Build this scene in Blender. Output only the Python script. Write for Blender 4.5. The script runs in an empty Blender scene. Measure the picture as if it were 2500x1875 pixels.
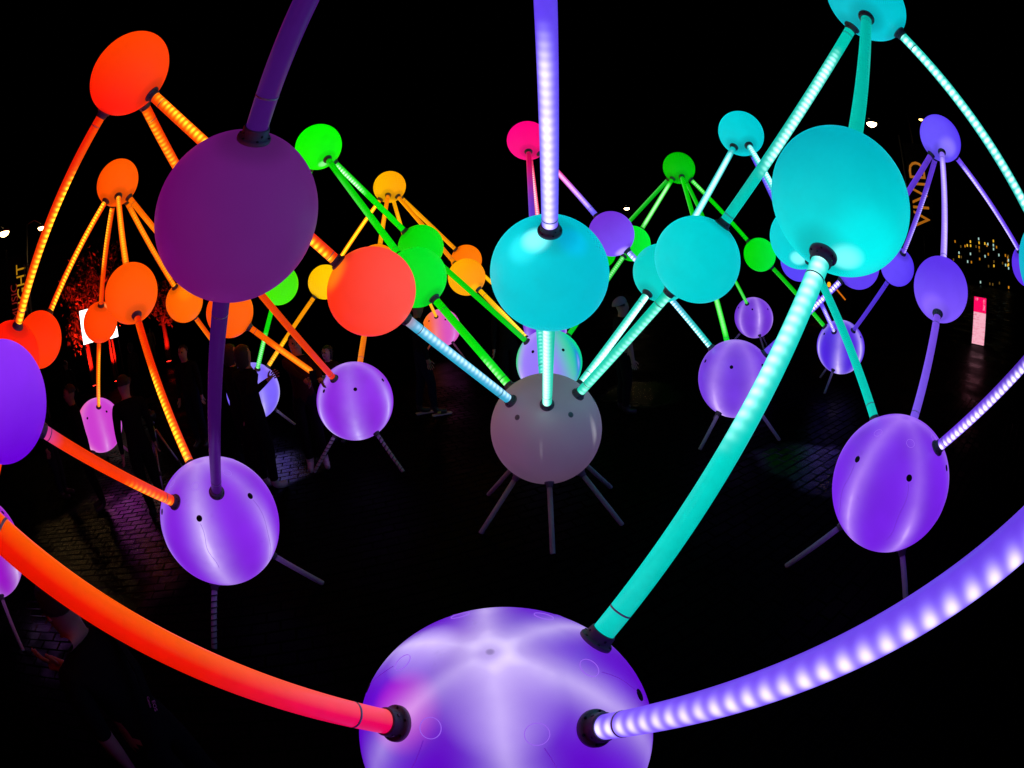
import bpy, bmesh, math, random
from mathutils import Vector, Matrix, Euler

# ------------------------------------------------------------------ camera, sky, exposure
scene = bpy.context.scene
S = 0.45                      # metres for one base-globe radius
H = 4.66 * S                  # eye height of the camera above the paving
PITCH, ROLL, F_PX = 0.25889, -0.08134, 1138.55   # fisheye focal length in pixels of a 2500 px wide frame

fw = Vector((0, math.cos(PITCH), -math.sin(PITCH)))
up0 = Vector((0, math.sin(PITCH), math.cos(PITCH)))
r0 = Vector((1, 0, 0))
cr = r0 * math.cos(ROLL) + up0 * math.sin(ROLL)
cu = -r0 * math.sin(ROLL) + up0 * math.cos(ROLL)
cam_data = bpy.data.cameras.new('camera')
cam_data.type = 'PANO'
cam_data.panorama_type = 'FISHEYE_EQUISOLID'
cam_data.sensor_fit = 'HORIZONTAL'
cam_data.sensor_width = 36.0
cam_data.sensor_height = 27.0
cam_data.fisheye_lens = F_PX / 2500 * 36.0
cam_data.fisheye_fov = 3.5
cam_data.clip_start = 0.01
cam_data.clip_end = 1000
cam = bpy.data.objects.new('camera', cam_data)
scene.collection.objects.link(cam)
M = Matrix((cr, cu, -fw)).transposed().to_4x4()
M.translation = (0, 0, H)
cam.matrix_world = M
scene.camera = cam

world = bpy.data.worlds.new('World'); scene.world = world; world.use_nodes = True
wn = world.node_tree.nodes; wl = world.node_tree.links
bg = next(n for n in wn if n.type == 'BACKGROUND')
sky = wn.new('ShaderNodeTexSky'); sky.sky_type = 'NISHITA'; sky.sun_disc = False
sky.sun_elevation = math.radians(-14); sky.sun_rotation = math.radians(200)
wl.new(sky.outputs[0], bg.inputs[0]); bg.inputs[1].default_value = 0.05
vs = scene.view_settings
scene.display_settings.display_device = 'sRGB'
vs.view_transform = 'Standard'; vs.look = 'None'; vs.exposure = 0; vs.gamma = 1; vs.use_curve_mapping = False
scene.render.engine = 'CYCLES'
scene.cycles.use_denoising = True
scene.cycles.max_bounces = 4
scene.cycles.sample_clamp_indirect = 4

# ------------------------------------------------------------------ helpers
C = scene.collection
rnd = random.Random(7)
PI = math.pi

def lin(c):
    o = []
    for v in c:
        v /= 255.0
        o.append(v / 12.92 if v <= 0.04045 else ((v + 0.055) / 1.055) ** 2.4)
    return o

def mix3(a, b, t): return [x + (y - x) * t for x, y in zip(a, b)]

class NT:
    """small node-graph builder"""
    def __init__(s, name):
        s.m = bpy.data.materials.new(name); s.m.use_nodes = True
        s.t = s.m.node_tree; s.n = s.t.nodes
        s.b = next(n for n in s.n if n.type == 'BSDF_PRINCIPLED')
    def put(s, sock, v):
        if isinstance(v, bpy.types.NodeSocket): s.t.links.new(v, sock)
        elif isinstance(v, (list, tuple, Vector)):
            v = list(v)
            if sock.type == 'RGBA' and len(v) == 3: v = v + [1]
            sock.default_value = v
        else: sock.default_value = v
    def math(s, op, a, b=0.0, c=0.0, clamp=False):
        n = s.n.new('ShaderNodeMath'); n.operation = op; n.use_clamp = clamp
        s.put(n.inputs[0], a); s.put(n.inputs[1], b); s.put(n.inputs[2], c); return n.outputs[0]
    def vmath(s, op, a, b=(0, 0, 0), out=0):
        n = s.n.new('ShaderNodeVectorMath'); n.operation = op
        s.put(n.inputs[0], a); s.put(n.inputs[1], b)
        return n.outputs['Value'] if op in ('DOT_PRODUCT', 'LENGTH', 'DISTANCE') else n.outputs[0]
    def scale(s, v, k):
        n = s.n.new('ShaderNodeVectorMath'); n.operation = 'SCALE'; s.put(n.inputs[0], v); s.put(n.inputs[3], k); return n.outputs[0]
    def smooth(s, v, a, b, lo=0.0, hi=1.0):
        n = s.n.new('ShaderNodeMapRange'); n.interpolation_type = 'SMOOTHSTEP'
        s.put(n.inputs[0], v); n.inputs[1].default_value = a; n.inputs[2].default_value = b
        n.inputs[3].default_value = lo; n.inputs[4].default_value = hi; return n.outputs[0]
    def mixc(s, t, a, b):
        n = s.n.new('ShaderNodeMix'); n.data_type = 'RGBA'; n.clamp_factor = True
        s.put(n.inputs[0], t); s.put(n.inputs[6], a); s.put(n.inputs[7], b); return n.outputs[2]
    def obj(s): return s.n.new('ShaderNodeTexCoord').outputs['Object']
    def sep(s, v):
        n = s.n.new('ShaderNodeSeparateXYZ'); s.put(n.inputs[0], v); return n.outputs
    def noise(s, v, sc, det=2.0, rough=0.5):
        n = s.n.new('ShaderNodeTexNoise'); s.put(n.inputs['Vector'], v); n.inputs['Scale'].default_value = sc
        n.inputs['Detail'].default_value = det; n.inputs['Roughness'].default_value = rough; return n.outputs[0]
    def base(s, col, rough=0.5, spec=0.5, metal=0.0):
        s.put(s.b.inputs['Base Color'], col); s.put(s.b.inputs['Roughness'], rough)
        s.put(s.b.inputs['Specular IOR Level'], spec); s.put(s.b.inputs['Metallic'], metal); return s
    def emit(s, col, st=1.0):
        s.put(s.b.inputs['Emission Color'], col); s.put(s.b.inputs['Emission Strength'], st); return s
    def bump(s, h, st=0.3, d=0.01):
        n = s.n.new('ShaderNodeBump'); n.inputs['Strength'].default_value = st; n.inputs['Distance'].default_value = d
        s.put(n.inputs['Height'], h); s.t.links.new(n.outputs[0], s.b.inputs['Normal']); return s

def plain(name, col, rough=0.6, spec=0.4, metal=0.0, var=0.25, sc=12.0, bump=0.0):
    """plain surface whose tone and gloss wander a little"""
    t = NT(name); o = t.obj(); nz = t.noise(o, sc, 4.0, 0.6)
    f = t.math('MULTIPLY_ADD', nz, 2 * var, 1 - var)
    t.base(t.scale(list(col), f), t.math('MULTIPLY_ADD', nz, 0.25, rough - 0.12), spec, metal)
    if bump: t.bump(t.noise(o, sc * 4, 5.0, 0.65), bump, 0.01)
    return t.m

def glow(name, col, st):
    t = NT(name); nz = t.noise(t.obj(), 6.0)
    t.base((0.3, 0.3, 0.3), 0.5, 0.3).emit(list(col), t.math('MULTIPLY', t.math('MULTIPLY_ADD', nz, 0.3, 0.85), st)); return t.m

def mesh_obj(name, me, mat=None, parent=None, loc=(0, 0, 0), rot=None, own=True):
    o = bpy.data.objects.new(name, me); C.objects.link(o)
    if parent is not None: o.parent = parent
    o.location = loc
    if rot is not None:
        if isinstance(rot, Matrix): o.rotation_mode = 'QUATERNION'; o.rotation_quaternion = rot.to_quaternion()
        else: o.rotation_euler = rot
    if mat is not None:
        if len(me.materials) == 0: me.materials.append(mat)
        if me.materials[0] != mat:
            o.material_slots[0].link = 'OBJECT'; o.material_slots[0].material = mat
    return o

def empty(name, loc=(0, 0, 0), rz=0.0):
    o = bpy.data.objects.new(name, None); C.objects.link(o); o.location = loc; o.rotation_euler = (0, 0, rz)
    o.empty_display_size = 0.1; return o

def tag(o, label, cat, group=None):
    o['label'] = label; o['category'] = cat
    if group: o['group'] = group
    return o

def struct(o): o['kind'] = 'structure'; return o
def stuff(o): o['kind'] = 'stuff'; return o

def finish(bm, name, smooth=False):
    me = bpy.data.meshes.new(name); bm.to_mesh(me); bm.free()
    if smooth:
        for p in me.polygons: p.use_smooth = True
    return me

def lathe_bm(prof, n=32, bm=None, mat=None, cap=True):
    """surface of revolution about +Z from (radius, z) pairs; mat is an optional matrix"""
    bm = bm or bmesh.new(); rings = []
    for r, z in prof:
        ring = []
        for k in range(n):
            a = 2 * PI * k / n; v = Vector((r * math.cos(a), r * math.sin(a), z))
            ring.append(bm.verts.new(mat @ v if mat else v))
        rings.append(ring)
    for a, b in zip(rings, rings[1:]):
        for k in range(n):
            bm.faces.new((a[k], a[(k + 1) % n], b[(k + 1) % n], b[k]))
    if cap:
        bm.faces.new(list(reversed(rings[0]))); bm.faces.new(rings[-1])
    return bm

def tube_bm(pts, r, n=8, bm=None):
    """round bar along a polyline; r may be a list"""
    bm = bm or bmesh.new(); pts = [Vector(p) for p in pts]
    rr = r if isinstance(r, (list, tuple)) else [r] * len(pts)
    prev = None; x = None
    for i, p in enumerate(pts):
        d = (pts[min(i + 1, len(pts) - 1)] - pts[max(i - 1, 0)]).normalized()
        if x is None: x = d.orthogonal().normalized()
        x = (x - d * x.dot(d)).normalized(); y = d.cross(x)
        ring = [bm.verts.new(p + (x * math.cos(2 * PI * k / n) + y * math.sin(2 * PI * k / n)) * rr[i]) for k in range(n)]
        if prev:
            for k in range(n): bm.faces.new((prev[k], prev[(k + 1) % n], ring[(k + 1) % n], ring[k]))
        else: bm.faces.new(list(reversed(ring)))
        prev = ring
    bm.faces.new(prev); return bm

def box_bm(c, d, bm=None, rot=None, bev=0.0):
    b2 = bmesh.new(); bmesh.ops.create_cube(b2, size=1.0)
    for v in b2.verts: v.co = Vector((v.co.x * d[0], v.co.y * d[1], v.co.z * d[2]))
    if bev: bmesh.ops.bevel(b2, geom=b2.edges[:], offset=bev, segments=2, affect='EDGES')
    for v in b2.verts:
        if rot: v.co = rot @ v.co
        v.co += Vector(c)
    if bm is None: return b2
    me = bpy.data.meshes.new('tmp'); b2.to_mesh(me); b2.free(); bm.from_mesh(me); bpy.data.meshes.remove(me); return bm

def axes(z, toward=None):
    """3x3 whose Z column is z and whose X column leans toward `toward`"""
    z = Vector(z).normalized(); x = Vector(toward) if toward is not None else z.orthogonal()
    x = x - z * x.dot(z)
    if x.length < 1e-6: x = z.orthogonal()
    x.normalize(); y = z.cross(x)
    return Matrix((x, y, z)).transposed()

def pix(x, y, d):
    """world point d metres away in the direction of a pixel of the photograph, in its 2212 px wide view"""
    k = 2500 / 2212; u = x * k - 1250; v = 937.5 - y * k; r = math.hypot(u, v) + 1e-9
    th = 2 * math.asin(r / 2 / F_PX)
    w = cr * (math.sin(th) * u / r) + fw * math.cos(th) + cu * (math.sin(th) * v / r)
    return w * d + Vector((0, 0, H))

def ground_at(x, y):
    p = pix(x, y, 1.0) - Vector((0, 0, H)); t = -H / p.z
    return Vector((p.x * t, p.y * t, 0))

# ------------------------------------------------------------------ ground
ROW = math.radians(22)
def ground_material(name, proc_bricks):
    t = NT(name); o = t.obj()
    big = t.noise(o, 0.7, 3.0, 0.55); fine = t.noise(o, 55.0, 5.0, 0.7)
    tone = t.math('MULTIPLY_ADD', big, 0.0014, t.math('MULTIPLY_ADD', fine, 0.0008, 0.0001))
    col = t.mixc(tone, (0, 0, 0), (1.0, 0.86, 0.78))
    rough = t.smooth(big, 0.35, 0.65, 0.22, 0.55)
    wet = None                      # shallow film of rainwater left in two hollows of the paving
    for cx, cy, rx in ((-4.4, 2.6, 1.9), (-2.9, 4.8, .6), (3.1, 3.6, .7), (2.0, 6.7, .7)):
        dd = t.math('DIVIDE', t.vmath('DISTANCE', o, (cx, cy, 0)), rx)
        w_ = t.smooth(t.math('ADD', dd, t.math('MULTIPLY_ADD', t.noise(o, 1.6, 3.0), 1.2, -.6)), .55, 1.0, 1.0, 0.0)
        wet = w_ if wet is None else t.math('MAXIMUM', wet, w_)
    rough = t.mixc(wet, t.math('MULTIPLY', rough, 1.0), (.16, .16, .16))
    t.base(col, rough, t.math('MULTIPLY_ADD', wet, .30, .006))
    h = t.math('MULTIPLY_ADD', fine, 0.6, t.noise(o, 9.0, 3.0))
    if proc_bricks:
        b = t.n.new('ShaderNodeTexBrick'); mp = t.n.new('ShaderNodeMapping'); mp.inputs['Rotation'].default_value = (0, 0, -ROW)
        t.t.links.new(o, mp.inputs[0]); t.t.links.new(mp.outputs[0], b.inputs['Vector'])
        b.inputs['Color1'].default_value = (1, 1, 1, 1); b.inputs['Color2'].default_value = (.8, .8, .8, 1); b.inputs['Mortar'].default_value = (0, 0, 0, 1)
        b.inputs['Scale'].default_value = 1.0; b.inputs['Brick Width'].default_value = .23; b.inputs['Row Height'].default_value = .115; b.inputs['Mortar Size'].default_value = .008
        h = t.math('MULTIPLY_ADD', b.outputs[0], 1.5, h)
    t.bump(h, 0.55, 0.006)
    return t.m

bm = bmesh.new()
sz = 700
for x, y in ((-sz, -sz), (sz, -sz), (sz, sz), (-sz, sz)): bm.verts.new((x, y, -0.012))
bm.faces.new(bm.verts[:])
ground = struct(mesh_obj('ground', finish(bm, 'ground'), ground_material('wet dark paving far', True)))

# brick paving round the sculpture: each brick a bevelled, slightly tilted block
bm = bmesh.new(); rr = random.Random(3)
ca, sa = math.cos(ROW), math.sin(ROW); BW, BH = 0.23, 0.115
for j in range(-100, 110):
    for i in range(-60, 60):
        u = (i + 0.5 * (j % 2)) * BW; v = j * BH
        x = u * ca - v * sa; y = u * sa + v * ca
        if not (-8.5 < x < 8.0 and -2.0 < y < 8.2): continue
        if x * x / 75 + (y - 2) ** 2 / 40 > 1: continue
        w, h = BW / 2 - .004, BH / 2 - .004; e = .006
        tx, ty, dz = rr.gauss(0, .012), rr.gauss(0, .014), rr.gauss(0, .0012)
        vs_ = []
        for (k, z) in ((1.0, -0.011), (1.0, -0.004), (0.0, 0.0)):
            for sx, sy in ((-1, -1), (1, -1), (1, 1), (-1, 1)):
                a = sx * (w - (0 if k else e)); b = sy * (h - (0 if k else e))
                zz = z + (dz + a * tx + b * ty if z > -.01 else 0)
                vs_.append(bm.verts.new((x + a * ca - b * sa, y + a * sa + b * ca, zz)))
        for lo in (0, 4):
            for q in range(4):
                bm.faces.new((vs_[lo + q], vs_[lo + (q + 1) % 4], vs_[lo + 4 + (q + 1) % 4], vs_[lo + 4 + q]))
        bm.faces.new(vs_[8:12])
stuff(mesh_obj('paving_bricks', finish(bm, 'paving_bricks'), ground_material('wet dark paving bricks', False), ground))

# ------------------------------------------------------------------ light sculpture: where the globes stand (unit: base-globe radius, from the camera)
P = {'T0': (0.352, 1.001, 3.273), 'T1': (-4.67, 4.211, 3.511), 'T2': (-9.262, 8.374, 3.703), 'T3': (-4.377, 11.056, 3.642), 'T4': (-3.952, 17.166, 3.412),
'T5': (1.048, 13.708, 3.731), 'T6': (6.81, 16.37, 3.389), 'T7': (6.321, 10.54, 3.284), 'T8': (10.787, 6.928, 3.409), 'T9': (5.142, 3.936, 3.831),
'B1': (-0.238, 1.772, -2.966), 'B2': (-4.6, 5.103, -3.121), 'B3': (-4.008, 10.907, -2.999), 'B4': (0.549, 7.836, -2.954), 'B5': (1.177, 13.736, -3.053),
'B6': (5.697, 10.411, -3.096), 'B7': (11.953, 19.991, -2.963), 'B8': (12.135, 13.332, -3.143), 'B9': (5.295, 4.116, -3.012), 'B10': (-14.965, 10.927, -3.172),
'B11': (-3.462, 24.233, -3.053), 'B12': (-10.2, 2.62, -3.057), 'B13': (-8.939, 13.825, -3.173), 'B14': (1.578, 20.122, -3.026),
'M1': (-1.813, 2.856, 0.607), 'M2': (0.484, 4.843, -0.122), 'M3': (2.693, 2.912, 0.495), 'M4': (-1.805, 6.183, -0.177), 'M5': (2.696, 6.063, -0.045),
'M6': (3.268, 9.23, -0.346), 'M17': (-1.736, 9.27, -0.096), 'Mh': (0.75, 10.777, 0.335), 'M7': (-5.016, 2.179, -0.335), 'M10': (-7.292, 6.908, 0.631),
'M13': (-6.571, 9.683, -0.237), 'Mx': (-5.05, 7.85, 0.75), 'M9': (-7.78, 3.791, 0.051), 'M8': (-9.832, 5.756, 0.274), 'M11': (-11.955, 9.65, 0.344),
'M12': (-9.374, 11.263, 0.305), 'M14': (-6.637, 12.7, 0.247), 'M15': (-6.211, 15.511, 0.11), 'M16': (-2.129, 12.43, 0.673), 'Mo': (-3.749, 13.791, 0.402),
'M19': (-1.198, 15.363, -0.325), 'M18': (-1.409, 18.699, 0.292), 'Mp': (-3.955, 20.65, 0.257), 'M20': (2.955, 12.245, 0.645), 'M21': (4.438, 15.399, 0.462),
'M22': (3.908, 18.319, 0.206), 'Mq': (6.008, 13.174, 0.226), 'Mz': (9.109, 18.349, 0.417), 'M23': (9.218, 14.877, 0.09), 'M24': (5.797, 7.737, 0.405),
'M25': (8.834, 11.817, -0.079), 'M29': (8.493, 8.713, -0.041), 'M26': (12.112, 10.316, -0.009), 'M27': (7.899, 5.434, -0.324), 'M28': (6.901, 2.33, 0.345),
'M30': (14.474, 5.935, 0.606), 'M31': (5.917, 1.632, -0.023), 'M32': (2.088, -0.161, 0.272), 'M33': (-2.381, 0.288, 0.068), 'M34': (1.456, 16.903, 0.305)}
RAD = {'T': 0.618 * S, 'M': 0.618 * S, 'B': S}
W = {k: Vector((v[0] * S, v[1] * S, v[2] * S + H)) for k, v in P.items()}
rad = lambda k: RAD[k[0]]

# colour (two ends of a gentle gradient), gradient axis, short name, label
X_, Y_, Z_ = (1, 0, 0), (0, 1, 0), (0, 0, 1)
OR, OR2, AM, GR, CY, VI = (255, 78, 0), (255, 48, 0), (255, 168, 0), (0, 226, 8), (0, 205, 212), (98, 60, 245)
G = {
'T0': ((80, 55, 190), (60, 20, 130), Z_, 'overhead globe', 'dim violet globe above the top edge between dark purple tube and violet tube'),
'T1': ((255, 22, 0), (255, 66, 0), (.7, 0, .7), 'upper left orange globe', 'biggest orange globe high at upper left, three tubes fanning down from it'),
'T2': ((255, 72, 0), (255, 90, 0), X_, 'five-tube orange globe', 'smaller orange globe below the biggest one, five dotted orange tubes hanging from it'),
'T3': ((0, 250, 0), (10, 255, 0), X_, 'bright green top globe', 'bright green globe peeking from behind the upper right of the dark purple globe'),
'T4': ((255, 186, 0), (255, 165, 0), X_, 'amber top globe', 'amber globe at the apex of five amber tubes left of centre'),
'T5': ((255, 0, 130), (255, 0, 118), X_, 'pink globe', 'hot pink globe half hidden behind the vertical violet tube'),
'T6': ((0, 192, 0), (0, 180, 0), Z_, 'dark green top globe', 'darker green globe at the apex of five green tubes right of centre'),
'T7': ((0, 208, 216), (0, 196, 206), X_, 'small cyan top globe', 'small cyan globe high right of centre with two white-streaked tubes'),
'T8': ((106, 84, 255), (72, 40, 240), (.8, 0, .3), 'violet top globe', 'violet globe at upper right with four violet tubes hanging from it'),
'T9': ((0, 196, 210), (0, 180, 192), Z_, 'topmost cyan globe', 'cyan globe cut by the top edge at the right'),
'M1': ((102, 0, 92), (88, 26, 106), X_, 'dark purple globe', 'large dim dark purple globe hanging left of centre, unlit inside'),  # unlit globe: emission and gradient stand in for light from its neighbours
'M2': ((0, 204, 216), (0, 186, 206), X_, 'centre cyan globe', 'large cyan globe in the centre on the vertical violet tube'),
'M3': ((0, 226, 226), (0, 172, 188), Z_, 'large right cyan globe', 'biggest cyan globe at right with a thick cyan tube running down to the front'),
'M4': ((255, 46, 0), (255, 78, 66), X_, 'red orange globe', 'large red orange globe beside the dark purple globe, pale blue tube below it'),
'M5': ((0, 212, 214), (0, 196, 204), X_, 'mid cyan globe', 'cyan globe between the centre cyan globe and the biggest right one'),
'M6': ((0, 214, 206), (0, 202, 198), Z_, 'tucked cyan globe', 'cyan globe tucked behind the left of another cyan globe right of centre'),
'M17': ((0, 214, 8), (0, 232, 40), X_, 'lower green globe', 'larger green globe wedged behind the right side of the red orange globe'),
'M16': ((0, 206, 0), (0, 226, 14), X_, 'upper green globe', 'green globe just above the larger green one near the red orange globe'),
'Mh': ((0, 200, 205), (0, 190, 200), X_, 'globe behind centre', 'cyan globe hidden right behind the big centre cyan globe'),
'M7': ((104, 0, 214), (140, 50, 250), Z_, 'left edge violet globe', 'violet globe cut by the left edge, orange tube leaving it to the right'),
'M10': ((255, 66, 0), (255, 88, 0), X_, 'near left orange globe', 'orange globe left of the dark purple globe with long tube below'),
'M11': ((255, 48, 0), (255, 70, 0), X_, 'small red orange globe', 'small red orange globe in front of the white lit panels'),
'M12': ((255, 90, 0), (255, 108, 0), X_, 'small orange globe', 'small orange globe overlapped by the left edge of the dark purple globe'),
'M13': ((255, 70, 0), (255, 96, 0), X_, 'low orange globe', 'orange globe peeking below the dark purple globe behind its tube'),
'Mx': ((255, 80, 0), (255, 90, 0), X_, 'hidden orange globe', 'orange globe wholly behind the dark purple globe'),
'M9': ((255, 40, 0), (255, 22, 0), Z_, 'left edge orange globe', 'red orange globe at the left edge above the violet one'),
'M8': ((255, 56, 0), (255, 44, 0), Z_, 'far left orange globe', 'orange globe behind the two globes cut by the left edge'),
'M14': ((70, 240, 0), (60, 220, 0), Z_, 'lime globe', 'lime green globe peeking from the lower right of the dark purple globe'),
'M15': ((255, 190, 0), (255, 205, 0), X_, 'yellow amber globe', 'yellow amber globe half behind the left of the red orange globe'),
'Mo': ((255, 140, 0), (255, 128, 0), X_, 'globe behind red orange', 'orange globe showing only a sliver above the red orange globe'),
'M18': ((255, 112, 0), (255, 122, 0), X_, 'back amber globe', 'deep orange globe behind the amber one left of centre cyan globe'),
'M19': ((255, 174, 0), (255, 150, 0), X_, 'front amber globe', 'amber globe overlapping the deep orange one left of centre cyan globe'),
'Mp': ((255, 160, 0), (255, 150, 0), X_, 'hidden amber globe', 'amber globe wholly behind the two overlapping green globes'),
'M20': ((112, 50, 215), (124, 80, 255), (.4, 0, -.6), 'violet middle globe', 'violet globe touching the right side of the centre cyan globe'),
'M21': ((0, 214, 0), (0, 240, 50), X_, 'green globe by violet', 'green globe showing at the right of the violet globe near centre'),
'M22': ((0, 190, 0), (0, 206, 0), X_, 'low back green globe', 'green globe peeking out below the violet globe near centre'),
'M23': ((0, 216, 0), (0, 236, 60), X_, 'lone green globe', 'small green globe between the mid cyan globe and the biggest cyan one'),
'Mq': ((0, 210, 0), (0, 220, 0), X_, 'hidden green globe', 'green globe wholly behind the mid cyan globe, nearer of two'),
'Mz': ((0, 210, 0), (0, 220, 0), X_, 'far hidden green globe', 'green globe wholly behind the mid cyan globe, farther of two'),
'M24': ((0, 214, 220), (0, 204, 212), Z_, 'half hidden cyan globe', 'cyan globe half hidden behind the left of the biggest cyan globe'),
'M25': ((88, 68, 250), (96, 76, 255), X_, 'low violet globe', 'violet globe peeking below the half hidden cyan globe'),
'M29': ((96, 64, 245), (96, 64, 245), X_, 'hidden violet globe', 'violet globe wholly behind the biggest cyan globe'),
'M26': ((100, 72, 255), (76, 44, 236), X_, 'small violet globe', 'small violet globe at the lower right edge of the biggest cyan globe'),
'M27': ((126, 88, 255), (92, 50, 236), Z_, 'right violet globe', 'violet globe standing free at right, tube from its underside to purple globe'),
'M28': ((0, 176, 200), (0, 190, 205), X_, 'right edge cyan globe', 'cyan globe cut by the right edge'),
'M30': ((92, 48, 236), (92, 48, 236), X_, 'right edge violet globe', 'violet globe behind the cyan one at the right edge'),
'M31': ((110, 70, 245), (100, 60, 240), X_, 'off-frame right globe', 'violet globe just beyond the right edge holding a white-dotted tube'),
'M32': ((110, 70, 245), (100, 60, 240), X_, 'globe beside camera right', 'violet globe beyond the lower right corner on the thick dotted tube'),
'M33': ((255, 50, 0), (255, 60, 0), X_, 'globe beside camera left', 'orange globe beyond the left edge on the thick orange tube'),
'M34': ((255, 0, 120), (200, 0, 160), X_, 'hidden pink globe', 'pink globe wholly behind the centre cyan globe'),
}
# base globes: body colour, stripe colour, stripe azimuth, glow, leg azimuths, short name, label
PU, LA = (118, 20, 216), (196, 164, 255)
A3, B3_ = (26, 146, 266), (86, 206, 326)
B = {
'B1': ((98, 0, 206), (214, 192, 255), 36, 1.0, A3, 'front purple globe', 'largest purple globe cut by the bottom edge, three tubes plugged in'),
'B2': ((130, 32, 226), (206, 176, 255), 54, 1.0, A3, 'left purple globe', 'big purple globe at left under the dark tube, standing on pipe legs'),
'B3': ((140, 40, 228), (192, 160, 255), 45, 1.0, B3_, 'purple globe left of centre', 'purple globe between the left purple globe and the grey one, two orange tubes entering'),
'B4': ((88, 66, 84), (96, 72, 90), 20, .75, (26, 86, 146, 206, 266, 326), 'grey globe', 'unlit grey globe in the centre on six splayed legs'),  # unlit globe: faint emission added in place of light from the globes around
'B5': ((60, 130, 230), (200, 176, 255), 24, 1.0, A3, 'green-lavender globe', 'half lavender half green globe peeking above the grey globe'),
'B6': ((112, 52, 222), (190, 150, 255), 29, 1.0, B3_, 'purple globe behind tube', 'purple globe right of centre partly behind the thick cyan tube'),
'B7': ((112, 50, 214), (190, 150, 255), 15, 1.0, A3, 'smallest purple globe', 'smallest purple globe, far back right of centre, one green tube into it'),
'B8': ((78, 34, 226), (190, 168, 255), 43, 1.0, B3_, 'bluish purple globe', 'bluish purple globe with white streaks, three tubes from above, right of thick cyan tube'),
'B9': ((118, 34, 232), (186, 138, 255), 65, 1.0, A3, 'right purple globe', 'big purple globe at right with black holes and white-dotted tube at its shoulder'),
'B10': ((204, 60, 206), (250, 150, 200), 30, 1.0, A3, 'pink base globe', 'pink globe at far left partly blotted out by dark figures'),
'B11': ((220, 84, 190), (255, 140, 60), 200, 1.0, B3_, 'orange-magenta globe', 'small far globe half orange half magenta below the green globes'),
'B12': ((150, 4, 196), (236, 210, 255), 20, 1.0, B3_, 'left edge base globe', 'magenta purple globe cut by the left edge below the thick orange tube'),
'B13': ((120, 96, 250), (206, 196, 255), 20, 1.0, A3, 'screened lavender globe', 'lavender globe mostly screened by a dark figure, green tube entering it'),
'B14': ((112, 40, 220), (180, 150, 255), 40, 1.0, A3, 'far hidden base globe', 'purple globe far behind the half lavender one'),
}

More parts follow.
